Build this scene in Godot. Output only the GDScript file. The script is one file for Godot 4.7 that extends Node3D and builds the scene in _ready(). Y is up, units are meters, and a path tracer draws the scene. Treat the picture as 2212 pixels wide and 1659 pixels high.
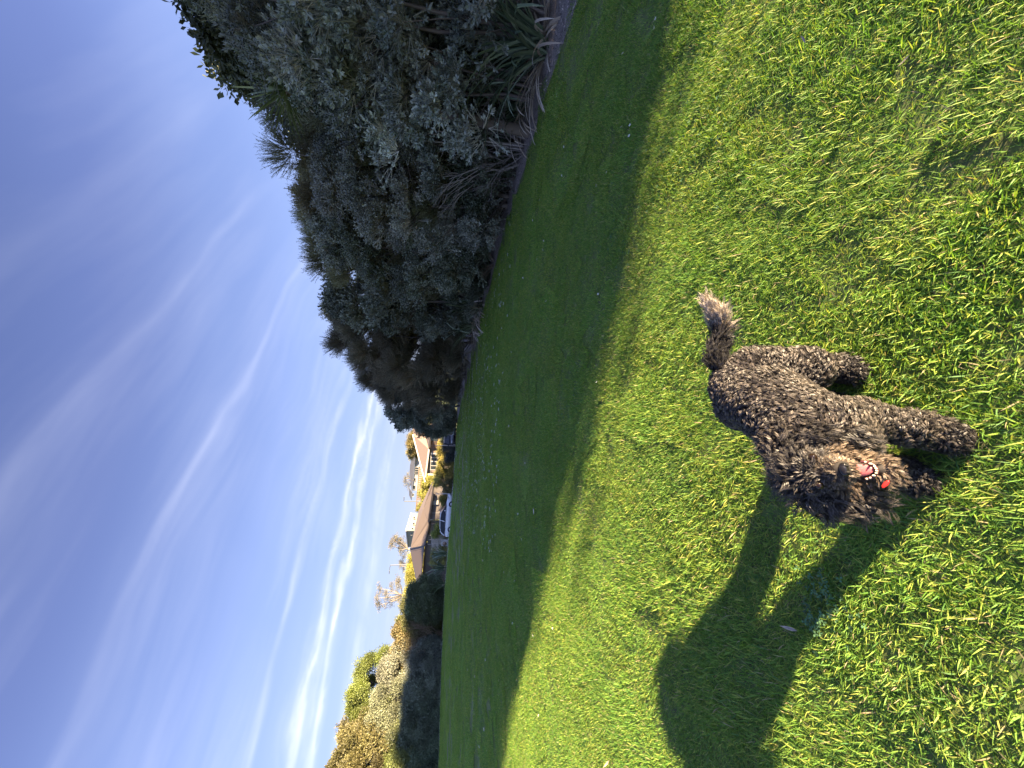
extends Node3D
# A lawn in low evening sun, a curly dark dog looking up, a planting of tall shrubs on one side, houses beyond.
# Photo pixels (width 2212) can be turned into rays: the photograph was taken with the camera turned on its side.
const FL := 830.0
const EYE := Vector3(0, 1.5, 0)
var fwd: Vector3
var rgt: Vector3
var upv: Vector3
var rng := RandomNumberGenerator.new()
var used_names := {}
var mats := {}
var SUN_TO := Vector3(0.908, 0.0, 0.418)
var noise_a := FastNoiseLite.new()
var noise_b := FastNoiseLite.new()

func ray(px: float, py: float) -> Vector3:
	return (fwd * FL + rgt * ((1659.0 - py) - 829.5) - upv * (px - 1106.0)).normalized()
func gnd(px: float, py: float, y := 0.0) -> Vector3:
	var d := ray(px, py)
	return EYE + d * ((y - EYE.y) / d.y)
func atz(px: float, py: float, z: float) -> Vector3:
	var d := ray(px, py)
	return EYE + d * (z / d.z)
func rf(a: float, b: float) -> float:
	return rng.randf_range(a, b)
func rdir() -> Vector3:
	var v := Vector3(rng.randfn(), rng.randfn(), rng.randfn())
	return v.normalized() if v.length() > 0.001 else Vector3.UP
func lin(r: float, g: float, b: float) -> Color:
	return Color(r, g, b).linear_to_srgb()

class MB:
	var v := PackedVector3Array()
	var n := PackedVector3Array()
	var c := PackedColorArray()
	var ix := PackedInt32Array()
	var col := Color(1, 1, 1)
	func tri(a: Vector3, b: Vector3, d: Vector3) -> void:
		var nn := (d - a).cross(b - a).normalized()
		var k := v.size()
		v.append(a); v.append(b); v.append(d)
		n.append(nn); n.append(nn); n.append(nn)
		c.append(col); c.append(col); c.append(col)
		ix.append(k); ix.append(k + 1); ix.append(k + 2)
	func quad(a: Vector3, b: Vector3, d: Vector3, e: Vector3) -> void:
		var nn := (d - a).cross(b - a)
		if nn.length() < 1e-12: nn = (e - a).cross(d - a)
		nn = nn.normalized()
		var k := v.size()
		v.append(a); v.append(b); v.append(d); v.append(e)
		for i in 4:
			n.append(nn); c.append(col)
		ix.append(k); ix.append(k + 1); ix.append(k + 2); ix.append(k); ix.append(k + 2); ix.append(k + 3)
	func vert(p: Vector3, nn: Vector3) -> int:
		v.append(p); n.append(nn); c.append(col)
		return v.size() - 1
	func face(a: int, b: int, d: int) -> void:
		ix.append(a); ix.append(b); ix.append(d)
	func box(t: Transform3D, s: Vector3, ch := 0.0) -> void:
		var h := s * 0.5
		var P := []
		for sy in [-1, 1]:
			for q in [[-1, -1], [1, -1], [1, 1], [-1, 1]]:
				P.append(t * Vector3(q[0] * h.x, sy * h.y, q[1] * h.z))
		if ch <= 0.0:
			quad(P[4], P[5], P[6], P[7]); quad(P[3], P[2], P[1], P[0])
			for i in 4:
				var j := (i + 1) % 4
				quad(P[i], P[j], P[j + 4], P[i + 4])
		else:
			# chamfered box: each face inset, edges bridged
			var hh := [h.x, h.y, h.z]
			for ax in 3:
				var b1 := (ax + 1) % 3
				var b2 := (ax + 2) % 3
				for s1 in [-1.0, 1.0]:
					var F := []
					for q in [[-1, -1], [1, -1], [1, 1], [-1, 1]]:
						var p := Vector3.ZERO
						p[ax] = s1 * hh[ax]
						p[b1] = q[0] * (hh[b1] - ch)
						p[b2] = q[1] * (hh[b2] - ch)
						F.append(t * p)
					if s1 > 0: quad(F[3], F[2], F[1], F[0])
					else: quad(F[0], F[1], F[2], F[3])
				for s1 in [-1.0, 1.0]:
					for s2 in [-1.0, 1.0]:
						var A := Vector3.ZERO
						A[b1] = s1 * hh[b1]; A[b2] = s2 * (hh[b2] - ch)
						var B := Vector3.ZERO
						B[b1] = s1 * (hh[b1] - ch); B[b2] = s2 * hh[b2]
						var lo := Vector3.ZERO
						lo[ax] = -(hh[ax] - ch)
						quad(t * (A + lo), t * (A - lo), t * (B - lo), t * (B + lo))
	func tube(pts: Array, rad: Array, sides := 6, cap := true) -> void:
		var m := pts.size()
		var prev := Vector3.ZERO
		var base := v.size()
		for i in m:
			var d: Vector3 = (pts[mini(i + 1, m - 1)] - pts[maxi(i - 1, 0)])
			d = d.normalized() if d.length() > 1e-9 else Vector3.UP
			var side: Vector3
			if i == 0:
				side = d.cross(Vector3(0.3, 0.2, 0.93)).normalized()
			else:
				side = (prev - d * prev.dot(d)).normalized()
			prev = side
			var up := d.cross(side)
			for k in sides:
				var a := TAU * k / sides
				var nn := side * cos(a) + up * sin(a)
				vert(pts[i] + nn * rad[i], nn)
		for i in m - 1:
			for k in sides:
				var a := base + i * sides + k
				var b := base + i * sides + (k + 1) % sides
				face(a, b + sides, b); face(a, a + sides, b + sides)
		if cap:
			for e in [0, m - 1]:
				var d2: Vector3 = (pts[1] - pts[0]) if e == 0 else (pts[m - 1] - pts[m - 2])
				var q := vert(pts[e], d2.normalized() * (-1.0 if e == 0 else 1.0))
				for k in sides:
					if e == 0: face(q, base + k, base + (k + 1) % sides)
					else: face(q, base + e * sides + (k + 1) % sides, base + e * sides + k)
	func blade(pts: Array, wid: Array, side: Vector3) -> void:
		# a ribbon along pts, wid half widths, closing to a point at the end
		var m := pts.size()
		for i in m - 1:
			var a0: Vector3 = pts[i] - side * wid[i]
			var a1: Vector3 = pts[i] + side * wid[i]
			if wid[i + 1] < 1e-6:
				tri(a0, a1, pts[i + 1])
			else:
				quad(a0, a1, pts[i + 1] + side * wid[i + 1], pts[i + 1] - side * wid[i + 1])
	func mesh() -> ArrayMesh:
		var arr := []
		arr.resize(Mesh.ARRAY_MAX)
		arr[Mesh.ARRAY_VERTEX] = v
		arr[Mesh.ARRAY_NORMAL] = n
		arr[Mesh.ARRAY_COLOR] = c
		arr[Mesh.ARRAY_INDEX] = ix
		var m := ArrayMesh.new()
		m.add_surface_from_arrays(Mesh.PRIMITIVE_TRIANGLES, arr)
		return m

func mat(key: String, col := Color(1, 1, 1), rough := 0.8, vc := true) -> StandardMaterial3D:
	if mats.has(key): return mats[key]
	var m := StandardMaterial3D.new()
	m.resource_name = key
	m.albedo_color = col
	m.roughness = rough
	m.vertex_color_use_as_albedo = vc
	m.cull_mode = BaseMaterial3D.CULL_DISABLED
	mats[key] = m
	return m
func leafmat(key: String, rough := 0.5, back := 0.5) -> StandardMaterial3D:
	if mats.has(key): return mats[key]
	var m := mat(key, Color(1, 1, 1), rough)
	m.backlight_enabled = back > 0.0
	m.backlight = Color(back, back, back * 0.7)
	return m
func noise_tex(size: int, freq: float, ramp: Array, oct := 4, sd := 1, kind := FastNoiseLite.TYPE_SIMPLEX_SMOOTH) -> NoiseTexture2D:
	var t := NoiseTexture2D.new()
	var f := FastNoiseLite.new()
	f.seed = sd
	f.frequency = freq
	f.noise_type = kind
	f.fractal_octaves = oct
	t.noise = f
	t.width = size; t.height = size
	t.seamless = true
	var g := Gradient.new()
	g.offsets = PackedFloat32Array(ramp[0])
	var cs := PackedColorArray()
	for q in ramp[1]: cs.append(q)
	g.colors = cs
	t.color_ramp = g
	return t
func numbered(called: String) -> String:
	if not used_names.has(called):
		used_names[called] = 0
		return called
	used_names[called] += 1
	return "%s_%03d" % [called, used_names[called]]
func thing(called: String, label: String, category: String, where := Vector3.ZERO, group := "") -> Node3D:
	var o := Node3D.new()
	o.name = numbered(called)
	add_child(o)
	o.position = where
	tag(o, label, category, group)
	return o
func tag(o: Node3D, label: String, category: String, group := "", kind := "") -> void:
	if label: o.set_meta("label", label)
	if category: o.set_meta("category", category)
	if group: o.set_meta("group", group)
	if kind: o.set_meta("kind", kind)
func part(parent: Node, called: String, m: Mesh, mt: Material, t := Transform3D()) -> MeshInstance3D:
	var o := MeshInstance3D.new()
	o.name = called if parent != self else numbered(called)
	o.mesh = m
	o.material_override = null
	if m is ArrayMesh and m.get_surface_count() and m.surface_get_material(0) == null:
		m.surface_set_material(0, mt)
	else:
		o.material_override = mt
	if m is ArrayMesh and m.surface_get_material(0) != mt:
		o.material_override = mt
	o.transform = t
	parent.add_child(o, true)
	return o
func structure(called: String, m: Mesh, mt: Material, label := "") -> MeshInstance3D:
	var o := part(self, called, m, mt)
	tag(o, label, "", "", "structure")
	return o
func copies(parent: Node, called: String, m: Mesh, mt: Material, T: Array, C: Array) -> MultiMeshInstance3D:
	var mm := MultiMesh.new()
	mm.transform_format = MultiMesh.TRANSFORM_3D
	mm.use_colors = C.size() > 0
	mm.mesh = m
	mm.instance_count = T.size()
	for i in T.size():
		mm.set_instance_transform(i, T[i])
	if C.size() > 0:
		for i in T.size():
			mm.set_instance_color(i, C[i])
	m.surface_set_material(0, mt)
	var o := MultiMeshInstance3D.new()
	o.name = called if parent != self else numbered(called)
	o.multimesh = mm
	parent.add_child(o, true)
	return o
func basis_y(y: Vector3, spin := 0.0) -> Basis:
	# a basis whose y axis is the given direction
	y = y.normalized()
	var x := y.cross(Vector3(0.21, 0.33, 0.92)).normalized()
	if absf(y.dot(Vector3(0.21, 0.33, 0.92))) > 0.99: x = y.cross(Vector3.RIGHT).normalized()
	x = x.rotated(y, spin)
	return Basis(x, y, x.cross(y))
func basis_yf(y: Vector3, f: Vector3) -> Basis:
	# y axis as given, z axis as near f as it can be
	y = y.normalized()
	var x := y.cross(f).normalized()
	return Basis(x, y, x.cross(y))
func _ready() -> void:
	rng.seed = 20417
	noise_a.seed = 5; noise_a.frequency = 1.0; noise_a.fractal_octaves = 3
	noise_b.seed = 9; noise_b.frequency = 1.0; noise_b.fractal_octaves = 5
	set_camera()
	set_light()
	build_ground()
	build_lawn()
	build_dog()
	if not has_node("quick_marker"):
		build_shrubs()
		build_far()
		build_small()

func set_camera() -> void:
	var p := deg_to_rad(10.3)
	var r := deg_to_rad(3.0)
	fwd = Vector3(0, -sin(p), -cos(p))
	var side := Vector3.RIGHT
	var up0 := side.cross(fwd)
	rgt = side * cos(r) + up0 * sin(r)
	upv = -side * sin(r) + up0 * cos(r)
	var cam := Camera3D.new()
	cam.name = "camera"
	cam.transform = Transform3D(Basis(-upv, rgt, -fwd), EYE)
	cam.keep_aspect = Camera3D.KEEP_HEIGHT
	cam.fov = rad_to_deg(2.0 * atan(829.5 / FL))
	cam.near = 0.05
	cam.far = 3000.0
	cam.current = true
	add_child(cam)

func sky_col(el: float) -> Vector3:
	# clear air by elevation in degrees, display-referred values made linear
	var e := [-1.0, 2.0, 6.0, 11.0, 18.0, 26.0, 36.0, 44.0, 90.0]
	var c := [Color8(162, 174, 200), Color8(153, 170, 204), Color8(140, 164, 210), Color8(127, 155, 212), Color8(116, 144, 208), Color8(101, 127, 190), Color8(82, 103, 164), Color8(72, 92, 150), Color8(69, 88, 144)]
	var i := 0
	while i < e.size() - 2 and el > e[i + 1]: i += 1
	var t := clampf((el - e[i]) / (e[i + 1] - e[i]), 0.0, 1.0)
	t = t * t * (3.0 - 2.0 * t) * 0.35 + t * 0.65
	var q: Color = c[i].lerp(c[i + 1], t).srgb_to_linear()
	return Vector3(q.r * 1.27, q.g * 1.11, q.b * 0.93)

func set_light() -> void:
	var el := deg_to_rad(12.5)
	SUN_TO = Vector3(0.908 * cos(el), sin(el), 0.418 * cos(el)).normalized()
	var W := 2048
	var H := 1024
	var nz := FastNoiseLite.new()
	nz.seed = 31; nz.frequency = 1.0; nz.fractal_octaves = 5; nz.fractal_gain = 0.55
	var nw := FastNoiseLite.new()
	nw.seed = 77; nw.frequency = 1.0; nw.fractal_octaves = 3
	var bands := [[-3.43, 0.09, 0.6], [-3.85, 0.12, 0.6], [-3.6, 0.4, 0.2], [-2.76, 0.07, 0.24], [-2.5, 0.3, 0.12], [-1.49, 0.03, 0.12], [-1.56, 0.14, 0.08], [-0.98, 0.025, 0.08], [-1.06, 0.12, 0.05], [-4.9, 0.3, 0.3], [-0.6, 0.14, 0.03], [-2.0, 0.25, 0.06]]
	var data := PackedFloat32Array()
	data.resize(W * H * 3)
	for y in H:
		var phi := (0.5 - (y + 0.5) / H) * PI
		var sy := sin(phi)
		var cy := cos(phi)
		var base := sky_col(rad_to_deg(phi))
		if phi < -0.02: base = Vector3(0.16, 0.17, 0.13)
		for x in W:
			var c := base
			if phi > -0.02:
				var az := (x + 0.5) / W * TAU
				var dx := sin(az) * cy
				var dz := -cos(az) * cy
				var X := dx / (sy + 0.06)
				var Z := dz / (sy + 0.06)
				if sy > 0.015:
					var s := -0.77 * X + 0.63 * Z
					var n := 0.63 * X + 0.77 * Z
					var wv := nw.get_noise_2d(s * 0.9, n * 1.3)
					var nn := n + wv * 0.10 * clampf(absf(n) * 0.6, 0.4, 2.0)
					var d := 0.0
					for b in bands:
						var q: float = (nn - b[0]) / b[1]
						if q > -3.0 and q < 3.0:
							d += b[2] * exp(-q * q) * clampf(0.75 + 0.9 * nw.get_noise_2d(s * 1.1 + b[0] * 7.0, b[0] * 3.0), 0.12, 1.4)
					var st := nz.get_noise_2d(s * 0.8, nn * 5.0)
					var st2 := nz.get_noise_2d(s * 1.6 + 40.0, nn * 16.0 + 7.0)
					var soft := nw.get_noise_2d(s * 0.5 + 9.0, n * 0.9 + 3.0)
					d = d * (0.8 + 0.7 * st + 0.32 * st2) + maxf(0.0, 0.03 + 0.13 * st + 0.04 * st2 + 0.28 * soft) * 0.30
					d = clampf(d, 0.0, 1.0) * clampf((sy - 0.015) * 14.0, 0.0, 1.0)
					var white := Vector3(0.66, 0.69, 0.84)
					c = c.lerp(white, d)
				# clear air scatters more light near the sun than across from it
				var ca := clampf(dx * SUN_TO.x + sy * SUN_TO.y + dz * SUN_TO.z, -1.0, 1.0)
				var chi := acos(ca)
				var ind := 1.0 + 7.0 * (exp(-3.0 * chi) - 0.009) + 0.25 * ca * ca
				c *= maxf(1.0, ind)
				if ca > 0.8: c += Vector3(1.0, 0.86, 0.66) * (0.9 * exp(-rad_to_deg(chi) / 7.0))
			var k := (y * W + x) * 3
			data[k] = c.x; data[k + 1] = c.y; data[k + 2] = c.z
	var im := Image.create_from_data(W, H, false, Image.FORMAT_RGBF, data.to_byte_array())
	var pm := PanoramaSkyMaterial.new()
	pm.panorama = ImageTexture.create_from_image(im)
	pm.energy_multiplier = 0.295
	var sk := Sky.new()
	sk.sky_material = pm
	var env := Environment.new()
	env.background_mode = Environment.BG_SKY
	env.sky = sk
	env.tonemap_mode = Environment.TONE_MAPPER_LINEAR
	env.tonemap_exposure = 6.0
	env.sdfgi_enabled = true
	env.ssao_enabled = true
	env.ssil_enabled = true
	var we := WorldEnvironment.new()
	we.name = "world_environment"
	we.environment = env
	add_child(we)
	var sun := DirectionalLight3D.new()
	sun.name = "sun"
	sun.light_color = Color(1.0, 0.885, 0.71)
	sun.light_energy = 1.6
	sun.light_angular_distance = 0.7
	sun.shadow_enabled = true
	sun.transform = Transform3D(Basis.looking_at(-SUN_TO, Vector3.UP), Vector3(20, 20, 10))
	add_child(sun)
# ---------------------------------------------------------------- ground
# lawn edge against the planting on one side (x for a given z) and against the far shrubs and the road (z for a given x)
const BED_Z := [8.0, 0.0, -4.85, -6.43, -7.81, -10.66, -14.77, -20.35, -29.9, -34.5]
const BED_X := [5.3, 5.2, 5.07, 5.03, 4.7, 4.25, 3.14, 1.1, -2.0, -4.2]
const FAR_X := [-70.0, -36.0, -33.2, -30.0, -26.0, -23.0, -17.5, -14.8, -12.7, -10.2, -7.6, -6.0, -4.4, 60.0]
var FAR_Z := []
func bed_x(z: float) -> float:
	if z >= BED_Z[0]: return BED_X[0]
	for i in BED_Z.size() - 1:
		if z <= BED_Z[i] and z >= BED_Z[i + 1]:
			return lerpf(BED_X[i], BED_X[i + 1], (BED_Z[i] - z) / (BED_Z[i] - BED_Z[i + 1]))
	return BED_X[-1] - (BED_Z[-1] - z) * 0.4
func far_z(x: float) -> float:
	if x <= FAR_X[0]: return FAR_Z[0]
	for i in FAR_X.size() - 1:
		if x >= FAR_X[i] and x <= FAR_X[i + 1]:
			return lerpf(FAR_Z[i], FAR_Z[i + 1], (x - FAR_X[i]) / (FAR_X[i + 1] - FAR_X[i]))
	return FAR_Z[-1]
func on_lawn(x: float, z: float) -> bool:
	return x < bed_x(z) and z > far_z(x)
func height(x: float, z: float) -> float:
	var d := far_z(x) - z
	var y := -0.5 * smoothstep(0.2, 3.0, d)
	y += 6.5 * smoothstep(-58.0, -130.0, z)
	y += 0.03 * noise_a.get_noise_2d(x * 0.07, z * 0.07) * clampf((x * x + z * z) / 60.0, 0.0, 1.0)
	return y

func build_ground() -> void:
	FAR_Z = [-36.0, -36.0, -38.0, -41.5, -44.0, -43.0, -40.5, -38.5, -36.8, -36.2, -35.2, -34.6, -34.0, -34.0]
	var xs := []
	var zs := []
	var x := -900.0
	while x < 900.0:
		xs.append(x)
		var ax := absf(x)
		x += 0.5 if ax < 8.0 else 1.2 if ax < 50.0 else 15.0 if ax < 120.0 else 130.0
	xs.append(900.0)
	var z := 60.0
	while z > -900.0:
		zs.append(z)
		z -= 6.0 if z > 4.0 else 0.5 if z > -10.0 else 1.2 if z > -60.0 else 6.0 if z > -150.0 else 100.0
	zs.append(-900.0)
	var b := MB.new()
	var nx := xs.size()
	for j in zs.size():
		for i in nx:
			var X: float = xs[i]
			var Z: float = zs[j]
			var e := 0.3
			var nn := Vector3(height(X - e, Z) - height(X + e, Z), 2.0 * e, height(X, Z - e) - height(X, Z + e)).normalized()
			b.vert(Vector3(X, height(X, Z), Z), nn)
	for j in zs.size() - 1:
		for i in nx - 1:
			var a := j * nx + i
			b.face(a, a + nx, a + nx + 1)
			b.face(a, a + nx + 1, a + 1)
	var m := mat("soil_and_turf", Color(1, 1, 1), 0.95, false)
	m.albedo_texture = noise_tex(1024, 0.02, [[0.0, 0.4, 0.6, 1.0], [lin(0.06, 0.065, 0.025), lin(0.10, 0.125, 0.04), lin(0.12, 0.16, 0.045), lin(0.15, 0.20, 0.055)]], 5, 3)
	m.uv1_triplanar = true
	m.uv1_world_triplanar = true
	m.uv1_scale = Vector3(0.4, 0.4, 0.4)
	structure("ground", b.mesh(), m, "green turf ground running back to the houses")
	# mulch bed: a sheet a little above the soil, bounded by the lawn edge
	var mb := MB.new()
	var prev := []
	var zz := 7.0
	while zz > -36.0:
		var row := []
		var w := [0.0, 0.25, 0.6, 1.2, 2.5, 5.0, 9.0]
		for q in w:
			var xx: float = bed_x(zz) + q + noise_a.get_noise_2d(zz * 3.0, q) * 0.04
			var yy: float = height(xx, zz) + 0.012 + 0.10 * smoothstep(0.0, 1.5, q) + 0.03 * noise_a.get_noise_2d(xx * 2.0, zz * 2.0)
			row.append(Vector3(xx, yy if q > 0.0 else height(xx, zz) + 0.004, zz))
		if prev:
			for i in w.size() - 1:
				mb.quad(prev[i], prev[i + 1], row[i + 1], row[i])
		prev = row
		zz -= 0.3
	var bm := mat("bark_mulch", Color(1, 1, 1), 0.95, false)
	bm.albedo_texture = noise_tex(1024, 0.045, [[0.0, 0.35, 0.55, 0.75, 1.0], [lin(0.06, 0.05, 0.043), lin(0.17, 0.145, 0.13), lin(0.26, 0.23, 0.21), lin(0.35, 0.315, 0.295), lin(0.48, 0.44, 0.41)]], 5, 8)
	bm.uv1_triplanar = true
	bm.uv1_world_triplanar = true
	bm.uv1_scale = Vector3(1.1, 1.1, 1.1)
	structure("planting_bed", mb.mesh(), bm, "strip of grey bark mulch between lawn and shrubs")
	# loose chips and dead leaf bits on the mulch
	var chip := MB.new()
	chip.blade([Vector3(-0.5, 0, 0), Vector3(0, 0.12, 0.02), Vector3(0.5, 0.02, 0)], [0.10, 0.16, 0.05], Vector3(0, 0.15, 1).normalized())
	var T := []
	var C := []
	for i in 5200:
		var cz := rf(0.0, 1.0)
		cz = -3.6 - 24.0 * cz * cz
		var cx: float = bed_x(cz) + absf(rng.randfn()) * 0.55 - 0.02
		var s := rf(0.02, 0.09)
		T.append(Transform3D(Basis.from_euler(Vector3(rf(-0.4, 0.4), rf(0, TAU), rf(-0.4, 0.4))).scaled(Vector3(s, s * 0.7, s * rf(0.3, 0.7))), Vector3(cx, height(cx, cz) + 0.02 + 0.10 * smoothstep(0.0, 1.5, cx - bed_x(cz)), cz)))
		var g := rf(0.08, 0.42)
		if rng.randf() < 0.05: g = rf(0.4, 0.6)
		C.append(Color(g, g * 0.86, g * 0.78))
	var chips := copies(self, "bark_chips", chip.mesh(), mat("bark_chip", Color(1, 1, 1), 0.9), T, C)
	tag(chips, "grey bark chips and dead leaf bits strewn over the mulch bed", "mulch", "", "stuff")

func grass_patch(count: int, half: float, lmin: float, lmax: float, w: float, segs: int, lean := 1.0) -> ArrayMesh:
	var b := MB.new()
	for i in count:
		var p := Vector3(rf(-half, half), -0.004, rf(-half, half))
		var az := rf(0, TAU)
		var out := Vector3(cos(az), 0, sin(az))
		var side := Vector3(-sin(az), 0, cos(az)).rotated(Vector3.UP, rf(-0.9, 0.9))
		var l := rf(lmin, lmax) * (0.6 if rng.randf() < 0.3 else 1.0)
		var tilt := rf(0.25, 1.0) * lean
		var bend := rf(0.1, 0.8) * lean
		var ww := w * rf(0.6, 1.25)
		var t := rng.randf()
		var c := Color(0.135, 0.29, 0.042).lerp(Color(0.325, 0.46, 0.072), t * t)
		if rng.randf() < 0.16: c = Color(0.42, 0.48, 0.10)
		if rng.randf() < 0.035: c = Color(0.44, 0.38, 0.21)
		if rng.randf() < 0.10: c = Color(0.10, 0.23, 0.055)
		b.col = c
		var pts := [p]
		var wd := [ww * 0.8]
		var q := p
		for k in segs:
			var f := float(k + 1) / segs
			var a := tilt + bend * (float(k) / maxf(1.0, segs - 1.0))
			q += (Vector3.UP * cos(a) + out * sin(a)) * (l / segs)
			pts.append(q)
			wd.append(0.0 if k == segs - 1 else ww * (1.0 - 0.35 * f))
		b.blade(pts, wd, side)
	return b.mesh()

func lawn_tint() -> Color:
	# tufts differ a little from one another, wherever they grow
	return Color(rf(0.92, 1.08), 1.0, rf(0.92, 1.08)) * rf(0.92, 1.08)

func build_lawn() -> void:
	var gm := leafmat("grass_blade", 0.62, 0.9)
	var ring := [[0.0, 2.6, 0.25], [2.6, 5.5, 0.30], [5.5, 13.0, 0.5], [13.0, 52.0, 1.0]]
	var kinds := []
	for v in 3: kinds.append([grass_patch(1950, 0.20, 0.020, 0.050, 0.0018, 3, 1.1), 0, []])
	for v in 3: kinds.append([grass_patch(3000, 0.235, 0.018, 0.042, 0.0019, 3, 1.1), 1, []])
	for v in 3: kinds.append([grass_patch(4800, 0.385, 0.020, 0.045, 0.0027, 2, 1.25), 2, []])
	for v in 3: kinds.append([grass_patch(4400, 0.76, 0.024, 0.052, 0.0058, 2, 1.35), 3, []])
	var cols := []
	for k in kinds: cols.append([])
	for r in 4:
		var step: float = ring[r][2]
		var lim: float = ring[r][1]
		var idx := []
		for i in kinds.size():
			if kinds[i][1] == r: idx.append(i)
		var zi := 1.0 if r < 3 else 0.0
		while zi > -lim:
			var xi := -lim
			while xi < lim:
				var X := xi + rf(-0.16, 0.16) * step
				var Z := zi + rf(-0.16, 0.16) * step
				xi += step
				var d := Vector2(X, Z).length()
				if d < ring[r][0] - step * 0.5 or d >= lim: continue
				if Z > -0.1 - absf(X) * 0.25 and d > 0.9: continue
				if r == 3 and (X > 8.0 or X < -46.0): continue
				if X < Z * 1.25 - 1.0 or X > -Z * 1.3 + 1.2: continue
				if not on_lawn(X, Z): continue
				var i: int = idx[rng.randi() % idx.size()]
				var s := rf(0.85, 1.25)
				var tall := 1.0 + 0.4 * noise_b.get_noise_2d(X * 1.3 + 50.0, Z * 1.3)
				# the mower bends the grass to and fro in lanes along the bed
				var lane := sin((bed_x(Z) - X + 0.25 * noise_a.get_noise_2d(X * 0.2, Z * 0.2)) * TAU / 1.15)
				var bent := Basis(Vector3.RIGHT, Vector3(0.0, 1.0, clampf(lane * 1.6, -1.0, 1.0) * 0.45), Vector3.BACK)
				kinds[i][2].append(Transform3D((bent * Basis.from_euler(Vector3(rf(-0.06, 0.06), rf(0, TAU), rf(-0.06, 0.06)))).scaled(Vector3(s, s * tall * rf(0.8, 1.15), s)), Vector3(X, height(X, Z), Z)))
				cols[i].append(lawn_tint())
			zi -= step
	var holder := thing("lawn_grass", "short green grass covering the whole lawn", "grass")
	holder.set_meta("kind", "stuff")
	for i in kinds.size():
		copies(holder, "grass_blades", kinds[i][0], gm, kinds[i][2], cols[i])
# ---------------------------------------------------------------- dog
var bones := []      # [a, b, ra, rb, region, blend]
var hS: Vector3
var hF: Vector3
var hL: Vector3
var hU: Vector3
func hp(f: float, l: float, u: float) -> Vector3:
	return hS + hF * f + hL * l + hU * u
func bone(a: Vector3, b: Vector3, ra: float, rb: float, region: String, blend := 0.03) -> void:
	bones.append([a, b, ra, rb, region, blend])
func bone_dist(k: Array, p: Vector3) -> float:
	var ab: Vector3 = k[1] - k[0]
	var t := clampf((p - k[0]).dot(ab) / maxf(ab.length_squared(), 1e-9), 0.0, 1.0)
	return p.distance_to(k[0] + ab * t) - lerpf(k[2], k[3], t)
func chain(pts: Array, rad: Array, region: String, blend := 0.03) -> void:
	for i in pts.size() - 1:
		bone(pts[i], pts[i + 1], rad[i], rad[i + 1], region, blend)

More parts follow.
